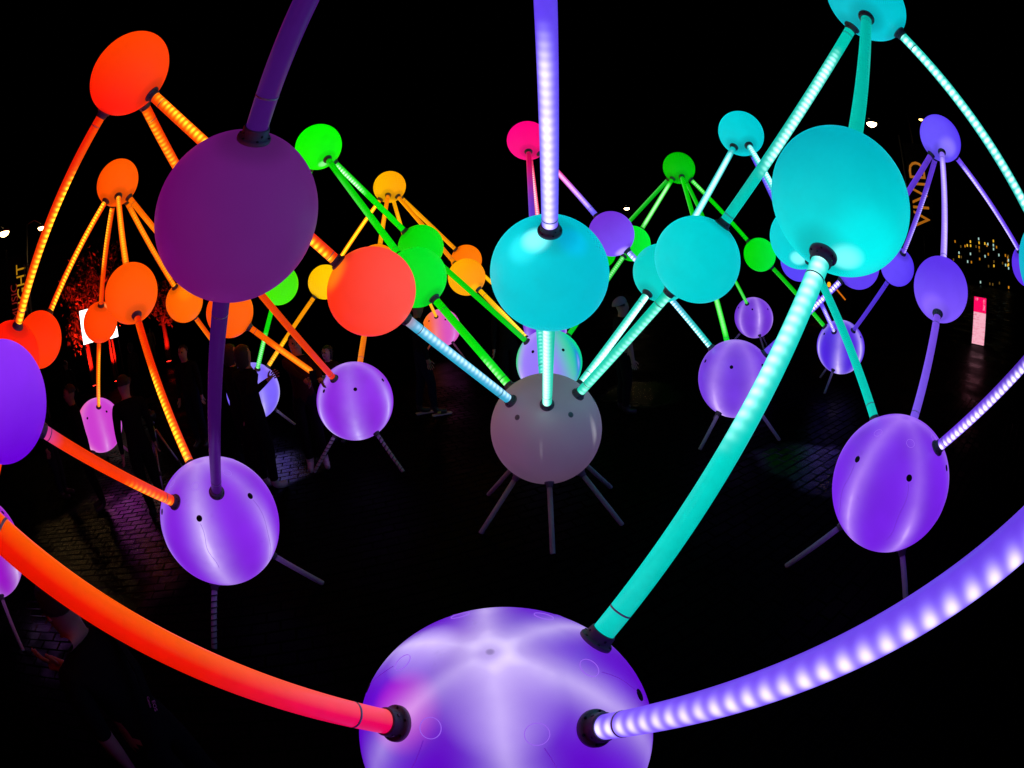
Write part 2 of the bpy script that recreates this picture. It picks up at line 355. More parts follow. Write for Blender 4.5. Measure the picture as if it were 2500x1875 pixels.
# tubes: upper globe, lower globe, colour at the upper end, at the lower end, LED side (deg from camera) at both ends, LED strength, lit stretch, colour words
O1, O2 = (255, 52, 0), (255, 34, 0)
TUBES = [
('T0', 'M1', (52, 8, 96), (58, 14, 100), -70, -70, .0, 0, 1, 'dim purple'), ('M1', 'B2', (52, 8, 84), (46, 4, 82), 0, 0, 0, 0, 1, 'dim purple'),  # unlit tubes: low emission stands in for light falling on them
('T0', 'M2', (98, 66, 245), (104, 74, 255), 25, 8, 1.7, .50, 1.0, 'violet'), ('M2', 'B4', (0, 206, 176), (0, 216, 186), 40, 15, 2.0, 0, 1, 'cyan'),
('T9', 'M3', (0, 196, 178), (0, 212, 192), 150, 150, 0, 0, 1, 'teal'), ('M3', 'B1', (0, 226, 212), (0, 216, 204), 5, 80, 1.5, 0, .50, 'thick cyan'),
('T1', 'M4', O1, O2, -35, 40, 1.7, .04, 1, 'dotted orange'), ('M4', 'B4', (196, 140, 160), (40, 176, 218), -15, -40, .9, .1, 1, 'pale blue'),
('T9', 'M5', (0, 200, 178), (0, 200, 184), 10, -45, 2.2, .18, .72, 'dotted cyan'), ('M5', 'B4', (0, 214, 180), (0, 218, 186), -45, -25, .8, 0, 1, 'cyan green'),
('T7', 'M6', (0, 190, 190), (0, 200, 195), 0, -10, 1.6, .1, .8, 'white-streaked cyan'), ('M6', 'B4', (0, 216, 190), (0, 218, 190), -40, -20, 3.0, 0, 1, 'white-dotted cyan'),
('T3', 'M17', (0, 205, 0), (0, 235, 0), 50, 50, .15, .2, .7, 'green'), ('M17', 'B4', (0, 225, 0), (0, 240, 10), 55, 40, .9, .7, 1, 'green'),
('T5', 'Mh', (225, 0, 90), (110, 60, 225), 120, 120, 0, 0, 1, 'pink to violet'), ('Mh', 'B4', (0, 200, 190), (0, 210, 190), 0, 0, .5, 0, 1, 'hidden cyan'),
('M7', 'B2', (205, 70, 170), (255, 56, 0), 60, 40, .8, .62, 1, 'pink to orange'), ('T2', 'M10', O1, (255, 70, 0), 10, 0, .95, 0, .95, 'dotted orange'),
('M10', 'B2', O2, O1, 80, 20, 2.2, .42, 1, 'long orange'), ('T2', 'M13', (255, 90, 0), (255, 80, 0), 20, 10, .3, .2, 1, 'orange'),
('M13', 'B3', (255, 74, 0), (255, 92, 0), 15, 5, .45, .35, 1, 'orange'), ('T1', 'Mx', O1, O1, 35, -30, .9, .05, 1, 'dotted orange'),
('Mx', 'B3', (255, 70, 0), (255, 52, 10), 120, 120, 0, 0, 1, 'red orange'), ('T1', 'M9', O2, (255, 56, 0), -75, -18, 2.4, .28, 1, 'dotted orange'),
('M9', 'B12', O2, O1, 20, 10, .8, 0, 1, 'orange'), ('T2', 'M8', O2, O2, 25, -35, 2.2, 0, 1, 'dotted orange'), ('M8', 'B12', O2, O1, 30, 30, .6, 0, 1, 'orange'),
('T2', 'M11', (255, 64, 0), (255, 50, 0), 40, 60, 1.4, 0, .6, 'dotted orange'), ('M11', 'B10', (255, 56, 0), (255, 96, 0), -30, -20, 1.2, .15, 1, 'thin orange'),
('T2', 'M12', (255, 92, 0), (255, 84, 0), 0, -10, .6, .1, 1, 'orange'), ('M12', 'B13', (255, 76, 0), (255, 90, 0), 60, 60, .2, 0, 1, 'orange'),
('T3', 'M14', (0, 220, 0), (0, 225, 0), 60, 60, .2, 0, 1, 'green'), ('M14', 'B13', (0, 220, 0), (0, 220, 40), -20, 10, 1.0, .45, 1, 'green'),
('T4', 'M15', (255, 140, 0), (255, 120, 0), 0, 0, 1.6, .08, 1, 'bright amber'), ('M15', 'B13', (255, 150, 0), (255, 165, 0), 0, -20, 1.0, .6, 1, 'amber'),
('T3', 'M16', (0, 225, 0), (0, 240, 0), 25, 40, 1.9, .03, .42, 'white-dotted green'), ('M16', 'B5', (0, 230, 0), (0, 225, 10), 120, 120, 0, 0, 1, 'green'),
('T4', 'Mo', (255, 120, 0), (255, 150, 0), 10, 10, .6, .3, .8, 'amber'), ('Mo', 'B3', (255, 120, 0), (255, 120, 0), 90, 90, .2, 0, 1, 'orange'),
('T4', 'M19', (255, 140, 0), (255, 130, 0), 60, 60, .3, 0, .6, 'amber'), ('M19', 'B5', (255, 190, 0), (255, 210, 60), -20, -40, 1.0, .4, 1, 'yellow'),
('T4', 'M18', (255, 165, 0), (255, 150, 0), 40, 60, .3, 0, 1, 'amber'), ('M18', 'B14', (255, 185, 0), (255, 190, 0), 0, 0, .4, 0, 1, 'yellow'),
('T4', 'Mp', (255, 170, 0), (255, 175, 0), 0, 0, .5, .2, 1, 'amber'), ('Mp', 'B11', (255, 165, 0), (255, 175, 0), 0, 0, .5, 0, 1, 'amber'),
('T5', 'M20', (255, 0, 110), (110, 80, 255), 10, 0, .8, .1, .9, 'pink to violet'), ('M20', 'B6', (120, 130, 250), (0, 206, 196), 30, 40, 2.0, 0, 1, 'white-dotted cyan'),
('T6', 'M21', (0, 205, 0), (0, 200, 0), 5, 0, 1.1, .15, .95, 'green streaked'), ('M21', 'B5', (0, 200, 40), (0, 205, 30), 0, 20, .7, 0, .5, 'green'),
('T6', 'M22', (0, 190, 20), (0, 180, 0), 60, 60, .2, 0, 1, 'dark green'), ('M22', 'B14', (0, 190, 0), (0, 200, 0), 0, 0, .2, 0, 1, 'green'),
('T6', 'Mq', (0, 215, 0), (0, 205, 0), 80, 80, .2, 0, 1, 'green'), ('Mq', 'B6', (0, 215, 0), (0, 235, 0), 10, 0, .6, .1, .9, 'green'),
('T6', 'Mz', (0, 205, 0), (0, 195, 0), 80, 80, .2, 0, 1, 'green'), ('Mz', 'B7', (0, 205, 0), (0, 215, 0), 40, 0, .3, 0, 1, 'thin green'),
('T6', 'M23', (0, 215, 0), (0, 215, 0), -10, 10, .9, .02, .25, 'green'), ('M23', 'B8', (0, 205, 0), (0, 220, 0), 100, 60, .2, 0, 1, 'green'),
('T7', 'M24', (0, 200, 200), (0, 206, 206), -10, -30, 2.4, .05, 1, 'white-dotted cyan'), ('M24', 'B9', (0, 220, 200), (0, 226, 206), 130, 130, 0, 0, 1, 'plain cyan'),
('T7', 'M25', (90, 70, 250), (98, 70, 250), -20, -20, .9, 0, .4, 'violet'), ('M25', 'B8', (92, 64, 245), (110, 84, 255), -10, 0, 1.8, .55, 1, 'violet'),
('T8', 'M29', (104, 60, 225), (96, 56, 235), 120, 120, 0, 0, 1, 'plain violet'), ('M29', 'B6', (88, 50, 240), (100, 70, 235), 5, -10, 3.0, .0, .8, 'white-dotted violet'),
('T8', 'M26', (96, 56, 215), (110, 70, 235), -70, -55, 1.0, .3, 1, 'violet'), ('M26', 'B8', (90, 58, 245), (92, 56, 235), 150, 150, 0, 0, 1, 'plain violet'),
('T8', 'M27', (140, 110, 250), (146, 110, 255), 10, -35, .7, .1, 1, 'pale violet'), ('M27', 'B9', (130, 84, 250), (132, 92, 255), 120, 120, .1, 0, 1, 'violet'),
('T9', 'M28', (0, 208, 188), (0, 200, 186), 15, -10, 2.6, .02, 1, 'white-dotted teal'), ('T8', 'M30', (112, 70, 250), (106, 60, 250), 20, 60, 1.3, .1, 1, 'violet'),
('M31', 'B9', (84, 40, 190), (110, 50, 235), -35, -25, 3.0, 0, 1, 'white-dotted violet'), ('M32', 'B1', (112, 66, 250), (120, 78, 255), -60, -8, 1.45, 0, 1, 'thick white-dotted violet'),
('M33', 'B1', (255, 24, 0), (255, 0, 96), -75, -75, 0, 0, 1, 'thick red orange'), ('T5', 'M34', (240, 0, 100), (240, 20, 110), 0, 0, 1.7, .1, 1, 'dotted pink'), ('M34', 'B14', (200, 30, 180), (140, 60, 220), 0, 0, .4, 0, 1, 'violet'),
]
TR = 0.076 * S      # tube radius

# ------------------------------------------------------------------ sculpture materials
collar_mat = plain('dark grey flange plastic', (0.22, 0.20, 0.22), 0.45, 0.5, 0, .2, 30)
screw_mat = plain('black screw', (0.012, 0.012, 0.013), 0.35, 0.6, 0, .2, 60)
pipe_mat = plain('scuffed white pipe', (0.34, 0.32, 0.33), 0.55, 0.4, 0, .3, 14, .15)
hole_mat = plain('black rubber plug', (0.010, 0.010, 0.011), 0.7, 0.3, 0, .3, 50)
seam_mat = plain('clouded joint band', (0.60, 0.60, 0.60), 0.4, 0.5, 0, .2, 40)
cable_mat = plain('black cable', (0.012, 0.011, 0.014), 0.5, 0.4, 0, .2, 40)
cover_mat = glow('milky cover rim', lin((156, 96, 244)), .9)  # no lamp: emission imitates shell light passing through the rim
seen_cable = glow('cable seen through the shell', lin((98, 18, 186)), .9)  # cable lies on the outside; the shell's glow over it is painted as emission
foot_mat = cable_mat

def globe_material(key, c1, c2, ax, socks, hot=None):
    t = NT('glowing globe ' + G[key][3]); o = t.obj(); n = t.vmath('NORMALIZE', o)
    a = Vector(ax).normalized()
    g = t.smooth(t.vmath('DOT_PRODUCT', n, a), -1.0, 1.0)
    col = t.mixc(g, lin(c1), lin(c2))
    amp = t.math('MULTIPLY_ADD', t.noise(n, 2.2, 3.0, .55), 0.14, 0.93)
    amp = t.math('MULTIPLY', amp, t.math('MULTIPLY_ADD', t.noise(n, 160.0, 2.0), 0.05, 0.975))
    for sd in socks:      # shade of the socket inside, painted as a dimmer halo in the emission
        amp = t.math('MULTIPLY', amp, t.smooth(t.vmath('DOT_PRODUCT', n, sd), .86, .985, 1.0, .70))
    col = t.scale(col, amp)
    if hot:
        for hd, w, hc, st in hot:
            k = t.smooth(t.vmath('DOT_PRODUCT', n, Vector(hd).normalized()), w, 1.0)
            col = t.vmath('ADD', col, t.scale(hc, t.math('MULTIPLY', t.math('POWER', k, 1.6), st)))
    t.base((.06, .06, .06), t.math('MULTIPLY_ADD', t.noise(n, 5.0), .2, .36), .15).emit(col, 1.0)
    t.bump(t.noise(o, 900.0, 2.0), .04, .002)
    return t.m

def base_material(key, c1, c2, az, st):
    t = NT('glowing base globe ' + B[key][5]); o = t.obj(); p = t.scale(o, 1 / S); n = t.vmath('NORMALIZE', p); x, y, z = t.sep(n)[:3]
    d = None; a0 = math.radians(az)
    glowv = None
    for k in range(6):
        a = a0 + k * PI / 3; q = random.Random(key + str(k)); kk = q.uniform(.55, 1.0)
        side = t.math('ADD', t.math('MULTIPLY', x, -math.sin(a)), t.math('MULTIPLY', y, math.cos(a)))
        along = t.math('ADD', t.math('MULTIPLY', x, math.cos(a)), t.math('MULTIPLY', y, math.sin(a)))
        w = q.uniform(.14, .22) if key != 'B1' else q.uniform(.115, .145)
        gs = t.math('EXPONENT', t.math('MULTIPLY', t.math('POWER', t.math('ABSOLUTE', t.math('DIVIDE', side, w)), 1.6), -1.0))
        fr = t.smooth(along, -.05, .12)
        zc, zw = (q.uniform(-.75, .1), q.uniform(.5, .9)) if key != 'B1' else (.82, .42)
        hot_ = t.math('EXPONENT', t.math('MULTIPLY', t.math('POWER', t.math('DIVIDE', t.math('SUBTRACT', z, zc), zw), 2.0), -1.0))
        v = t.math('MULTIPLY', t.math('MULTIPLY', gs, fr), t.math('MULTIPLY_ADD', hot_, kk * .75, kk * .45))
        core = t.math('EXPONENT', t.math('MULTIPLY', t.math('POWER', t.math('ABSOLUTE', t.math('DIVIDE', side, w * .38)), 2.0), -1.0))
        v = t.math('ADD', v, t.math('MULTIPLY', t.math('MULTIPLY', core, fr), t.math('MULTIPLY', t.math('POWER', hot_, 3.0), .45 if key != 'B1' else .12)))
        glowv = v if glowv is None else t.math('ADD', glowv, v)
    glowv = t.math('MULTIPLY', glowv, t.math('MULTIPLY_ADD', t.noise(n, 1.7, 3.0, .6), 1.0, .42))
    if key == 'B5':
        gm = t.smooth(t.vmath('DOT_PRODUCT', n, Vector((.9, .1, .25)).normalized()), -.15, .75)
        body = t.mixc(gm, lin((150, 120, 250)), lin((0, 222, 132)))
        rim = t.smooth(t.vmath('DOT_PRODUCT', n, Vector((-.95, .3, .1)).normalized()), .55, .95)
        body = t.mixc(rim, body, lin((0, 215, 110)))
        c2s = t.mixc(gm, lin(c2), lin((30, 120, 225)))
    elif key in ('B10', 'B11'):
        gm = t.smooth(t.vmath('DOT_PRODUCT', n, Vector((-1, -.2, 0)).normalized()), -.3, .8)
        body = t.mixc(gm, lin(c1), lin((250, 110, 150) if key == 'B10' else (255, 110, 20)))
        c2s = t.mixc(gm, lin((226, 140, 230)), lin(c2))
    else:
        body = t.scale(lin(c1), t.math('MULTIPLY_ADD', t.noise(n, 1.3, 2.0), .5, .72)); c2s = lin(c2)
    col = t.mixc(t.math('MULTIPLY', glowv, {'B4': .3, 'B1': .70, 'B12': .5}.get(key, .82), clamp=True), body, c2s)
    col = t.vmath('ADD', col, t.scale([.35, .35, .35], t.math('MAXIMUM', t.math('SUBTRACT', glowv, 1.0), 0.0)))
    if key == 'B1':  # LED light and the tube's pink glow painted on the shell as spots
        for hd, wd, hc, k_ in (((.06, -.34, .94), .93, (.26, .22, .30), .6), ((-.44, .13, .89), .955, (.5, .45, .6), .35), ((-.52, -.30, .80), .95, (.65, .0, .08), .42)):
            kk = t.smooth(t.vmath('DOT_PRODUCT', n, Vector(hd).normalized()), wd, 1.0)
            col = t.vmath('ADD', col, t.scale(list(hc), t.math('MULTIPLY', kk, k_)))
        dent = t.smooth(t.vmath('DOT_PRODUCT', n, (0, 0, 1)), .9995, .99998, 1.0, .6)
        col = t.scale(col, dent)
    # stains and seams of the moulding
    stain = t.smooth(t.noise(n, 4.5, 6.0, .7), .60, .72, 1.0, .90)
    fine = t.math('MULTIPLY_ADD', t.noise(n, 140.0, 2.0), .06, .97)
    col = t.scale(col, t.math('MULTIPLY', t.math('MULTIPLY', stain, fine), st))
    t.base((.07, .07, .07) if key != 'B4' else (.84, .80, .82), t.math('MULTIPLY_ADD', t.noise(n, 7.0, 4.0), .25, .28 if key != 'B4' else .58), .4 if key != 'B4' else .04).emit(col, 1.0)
    t.bump(t.noise(o, 700.0, 2.0), .05, .002)
    return t.m

def tube_material(name, ca_, cb_, L, pa, pb, st, r0_, r1_):
    t = NT('light tube ' + name); o = t.obj(); x, y, z = t.sep(o)[:3]
    u = t.math('DIVIDE', z, L)
    lo_, hi_ = {'M33 B1': (.48, .95), 'M7 B2': (.0, .16), 'M4 B4': (.0, .12)}.get(name, (.12, .88))
    col = t.mixc(t.smooth(u, lo_, hi_), lin(ca_), lin(cb_))
    floor = {'T0 M2': .72, 'M2 B4': .65, 'M3 B1': .42, 'M6 B4': .55, 'T7 M6': .8, 'M5 B4': .3, 'M4 B4': .35, 'T9 M5': .25, 'T8 M27': .8, 'T8 M30': .6, 'T2 M10': .4, 'T4 M15': .8, 'T6 M21': .8, 'T5 M20': .8, 'Mq B6': .8, 'M13 B3': .7}.get(name, .12)
    phi = t.math('MULTIPLY_ADD', u, math.radians(pb - pa), math.radians(pa))
    c = t.math('COSINE', t.math('SUBTRACT', t.math('ARCTAN2', y, x), phi))
    body = t.math('MULTIPLY_ADD', c, .14, .82)
    cl = t.noise(o, 26.0, 4.0, .6)
    body = t.math('MULTIPLY', body, t.math('MULTIPLY_ADD', cl, .3, .85))
    col_b = t.scale(col, body)
    if lin(ca_)[0] > .5 and lin(ca_)[2] < .2 and lin(ca_)[1] < .3:
        col_b = t.vmath('ADD', col_b, t.scale([0, .05 if name != 'M33 B1' else .085, 0], t.math('MAXIMUM', c, 0.0)))
    if st > 0:
        pitch = 0.037
        dz = t.math('POWER', t.math('MULTIPLY_ADD', t.math('COSINE', t.math('MULTIPLY', z, 2 * PI / pitch)), .5, .5), 1.15)
        near = t.math('EXPONENT', t.math('MULTIPLY', t.math('SUBTRACT', 1.0, c), -6.0))
        wide = t.math('EXPONENT', t.math('MULTIPLY', t.math('SUBTRACT', 1.0, c), -3.5))
        dots = t.math('MULTIPLY', near, t.math('MULTIPLY_ADD', dz, 1 - floor, floor))
        halo = t.math('MULTIPLY', wide, .09)
        m = t.math('MULTIPLY', t.smooth(u, r0_ - .06, r0_ + .08) if r0_ > 0 else 1.0, t.smooth(u, r1_ - .1, r1_ + .06, 1.0, 0.0) if r1_ < 1 else 1.0)
        m = t.math('MULTIPLY', m, t.math('MULTIPLY_ADD', t.noise(o, 7.0, 2.0), .7, .62))
        v = t.math('MULTIPLY', t.math('MULTIPLY', t.math('ADD', dots, halo), m), st)
        mid = mix3(lin(ca_), lin(cb_), .5); mx = max(mid)
        wr = lin(cb_)[0] > .5 and lin(cb_)[2] < .12            # warm tubes bloom to yellow, cool ones to white
        hotc = [1.0, .62, .02] if wr else mix3([q / mx for q in mid], [1, 1, 1], .58)
        col_b = t.vmath('ADD', col_b, t.scale(hotc, v))
    t.base((.03, .03, .03), t.math('MULTIPLY_ADD', cl, .2, .25), .22).emit(col_b, 1.0)
    return t.m

# ------------------------------------------------------------------ sculpture meshes
def sphere_mesh(name, r, seg, rings):
    bm = bmesh.new(); bmesh.ops.create_uvsphere(bm, u_segments=seg, v_segments=rings, radius=r); return finish(bm, name, True)
small_me = sphere_mesh('globe_shell', RAD['M'], 64, 36)
big_me = sphere_mesh('base_globe_shell', S, 96, 56)
cR = 0.118 * S
collar_me = finish(lathe_bm([(cR * .2, -.03 * S), (cR * 1.0, -.03 * S), (cR * 1.0, .018 * S), (cR * .94, .028 * S), (cR * .80, .032 * S), (cR * .76, .085 * S), (cR * .72, .095 * S), (TR * 1.0, .095 * S)], 36, cap=False), 'collar', False)
for p in collar_me.polygons: p.use_smooth = True
screw_me = finish(lathe_bm([(.0042, 0), (.0042, .0018), (.0030, .0028)], 10), 'screw')
seam_me = finish(lathe_bm([(TR * 1.0, -.0030), (TR * 1.025, -.0024), (TR * 1.025, .0024), (TR * 1.0, .0030)], 32, cap=False), 'joint_ring', True)
plug_me = finish(lathe_bm([(.046 * S, -.02 * S), (.046 * S, .004 * S), (.036 * S, .007 * S)], 24), 'plug')
cover_me = finish(lathe_bm([(.0620 * S, -.004 * S), (.0630 * S, .002 * S), (.0655 * S, .002 * S), (.0665 * S, -.004 * S)], 36, cap=False), 'cover_ring', True)

NEAR = {'B1', 'M1', 'M2', 'M3', 'B2', 'B9', 'B4', 'M4', 'M5', 'T9', 'T1', 'M7'}
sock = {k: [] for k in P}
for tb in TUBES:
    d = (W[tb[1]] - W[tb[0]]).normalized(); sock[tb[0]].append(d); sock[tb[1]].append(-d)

def collars(root, k, cz):
    r = rad(k)
    for d in sock[k]:
        h = math.sqrt(r * r - cR * cR)
        c = mesh_obj('socket_collar', collar_me, collar_mat, root, Vector((0, 0, cz)) + d * h, axes(d, -W[k] + Vector((0, 0, H))))
        if k in NEAR:
            for q in range(6):
                a = q * PI / 3 + .3
                mesh_obj('screw', screw_me, screw_mat, c, (cR * .88 * math.cos(a), cR * .88 * math.sin(a), .028 * S))
            for q in range(4):
                a = q * PI / 2 + .6; dd = Vector((math.cos(a), math.sin(a), 0))
                mesh_obj('screw', screw_me, screw_mat, c, dd * cR * .76 + Vector((0, 0, .06 * S)), axes(dd))

HOT = {  # bright spots near sockets: LED light and glints put into the shells' emission
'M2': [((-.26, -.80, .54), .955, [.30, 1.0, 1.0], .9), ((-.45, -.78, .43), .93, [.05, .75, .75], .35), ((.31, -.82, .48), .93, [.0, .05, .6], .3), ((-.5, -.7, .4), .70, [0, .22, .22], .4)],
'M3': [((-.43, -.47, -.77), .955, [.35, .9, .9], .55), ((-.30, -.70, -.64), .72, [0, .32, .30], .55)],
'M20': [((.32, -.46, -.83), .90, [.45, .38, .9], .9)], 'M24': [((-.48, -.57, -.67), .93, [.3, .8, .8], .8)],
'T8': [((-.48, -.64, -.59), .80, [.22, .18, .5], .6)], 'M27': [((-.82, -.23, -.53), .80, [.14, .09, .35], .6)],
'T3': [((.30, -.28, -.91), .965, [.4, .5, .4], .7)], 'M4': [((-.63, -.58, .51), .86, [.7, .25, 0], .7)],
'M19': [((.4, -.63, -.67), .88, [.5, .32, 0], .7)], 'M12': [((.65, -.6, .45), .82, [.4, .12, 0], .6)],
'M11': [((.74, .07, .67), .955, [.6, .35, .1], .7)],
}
globe_objs = {}
for k, (c1, c2, ax, short, label) in G.items():
    r = rad(k)
    root = empty('light_globe', W[k] - Vector((0, 0, r)))
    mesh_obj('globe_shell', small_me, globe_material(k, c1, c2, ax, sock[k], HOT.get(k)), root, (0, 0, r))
    collars(root, k, r)
    tag(root, label, 'light globe', 'hanging globes of the light sculpture'); globe_objs[k] = root

for k, (c1, c2, az, st, legs, short, label) in B.items():
    root = empty('base_globe', (W[k].x, W[k].y, 0)); cz = W[k].z; ctr = Vector((0, 0, cz))
    sh = mesh_obj('globe_shell', big_me, base_material(k, c1, c2, az, st), root, ctr)
    collars(root, k, cz)
    for q in range(6):
        a = math.radians(54 + 60 * q)
        e = math.radians(30); d = Vector((math.cos(a) * math.cos(e), math.sin(a) * math.cos(e), math.sin(e)))
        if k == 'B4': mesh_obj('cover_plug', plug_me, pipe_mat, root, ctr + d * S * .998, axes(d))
        else: mesh_obj('vent_plug', plug_me, hole_mat, root, ctr + d * S * .998, axes(d))
        if k in ('B1', 'B2', 'B9'):
            e = math.radians(57); d = Vector((math.cos(a) * math.cos(e), math.sin(a) * math.cos(e), math.sin(e)))
            cv = mesh_obj('cover_ring', cover_me, cover_mat, root, ctr + d * S, axes(d))
        if k in ('B1', 'B2', 'B9') :
            q2 = random.Random(k + str(q)); pts = []
            e0, e1 = (52, 4) if k == 'B1' else (26, q2.uniform(-38, -10)); drift = q2.uniform(-.12, .12)
            for s_ in range(13):
                u = s_ / 12; e = math.radians(e0 + (e1 - e0) * u); aa = a + drift * u * u + .02 * math.sin(u * 9)
                pts.append(ctr + Vector((math.cos(aa) * math.cos(e), math.sin(aa) * math.cos(e), math.sin(e))) * S * 1.0005)
            mesh_obj('cable', finish(tube_bm(pts, .0012, 6), 'cable', True), seen_cable, root)
    for la in legs:
        a = math.radians(la); d = Vector((math.cos(a) * 1.4, math.sin(a) * 1.4, -1.6)).normalized()
        L = cz / -d.z; h = math.sqrt(S * S - .07 ** 2 * S * S)
        lg = mesh_obj('leg', finish(lathe_bm([(.047 * S, 0), (.047 * S, L - h - .012), (.043 * S, L - h - .004)], 20), 'leg', True), pipe_mat, root, ctr + d * h, axes(d))
        mesh_obj('leg_collar', finish(lathe_bm([(.086 * S, -.025 * S), (.086 * S, .02 * S), (.066 * S, .03 * S), (.060 * S, .09 * S), (.048 * S, .095 * S)], 24, cap=False), 'leg_collar', True), collar_mat, lg)
        if (k, la) in (('B2', 266), ('B3', 206), ('B3', 326)):
            n_ = 60; pts = [Vector((math.cos(i * .95) * .054 * S, math.sin(i * .95) * .054 * S, .1 * S + (L - h - .1 * S - .03) * i / n_)) for i in range(n_)]
            mesh_obj('wrapped_cable', finish(tube_bm(pts, .0045, 6), 'wrapped_cable', True), cable_mat, lg)
    tag(root, label, 'light globe', 'globes of the light sculpture standing on pipe legs'); globe_objs[k] = root

short = {k: v[3] for k, v in G.items()}; short.update({k: v[5] for k, v in B.items()})
for (a, b, c1, c2, pa, pb, st, r0_, r1_, word) in TUBES:
    d = W[b] - W[a]; n = d.normalized(); pA = W[a] + n * (rad(a) * .985); pB = W[b] - n * (rad(b) * .985); L = (pB - pA).length
    mid = (pA + pB) / 2
    rot = axes(n, Vector((0, 0, H)) - mid)
    me = finish(lathe_bm([(TR, 0), (TR, L * .5), (TR, L)], 40), 'light_tube', True)
    o = mesh_obj('light_tube', me, tube_material(a + ' ' + b, c1, c2, L, pa, pb, st, r0_, r1_), None, pA, rot)
    q = random.Random(a + b)
    for z in (q.uniform(.16, .34) * S, L - q.uniform(.16, .34) * S): mesh_obj('joint_ring', seam_me, seam_mat, o, (0, 0, z))
    tag(o, f'{word} tube from the {short[a]} down to the {short[b]}', 'light tube', 'tubes of the light sculpture')

# ------------------------------------------------------------------ people
skin_tones = [plain('skin fair', (0.36, 0.22, 0.16), .5, .2, 0, .12, 30), plain('skin brown', (0.20, 0.11, 0.07), .5, .2, 0, .12, 30), plain('skin tan', (0.30, 0.17, 0.12), .5, .2, 0, .12, 30)]
cloth = {k: plain('cloth ' + k, [v_ * .7 for v_ in c], .92, .03, 0, .35, 25, .4) for k, c in {
    'black': (.008, .008, .009), 'navy': (.008, .010, .022), 'charcoal': (.018, .018, .020), 'brown': (.030, .018, .012), 'olive': (.020, .020, .012),
    'denim': (.014, .018, .032), 'tan': (.34, .25, .12), 'grey': (.16, .15, .14), 'maroon': (.035, .008, .010)}.items()}
shoe_mats = {'white': plain('pale shoe', (.30, .27, .27), .6, .3, 0, .2, 40), 'black': plain('black shoe', (.012, .012, .012), .5, .4, 0, .2, 40)}
hair_mat = plain('dark hair', (.012, .009, .007), .55, .4, 0, .4, 120, .8)
eye_mat = plain('eye', (.02, .015, .012), .15, .6); lip_mat = plain('lips', (.20, .08, .07), .5, .4)

def ik(a, c, l1, l2, hint):
    d = c - a; L = min(d.length, (l1 + l2) * .995); n = d.normalized()
    x = (l1 * l1 - l2 * l2 + L * L) / (2 * L); h = math.sqrt(max(l1 * l1 - x * x, 0))
    p = hint - n * hint.dot(n); p = p.normalized() if p.length > 1e-5 else n.orthogonal()
    return a + n * x + p * h, a + n * L

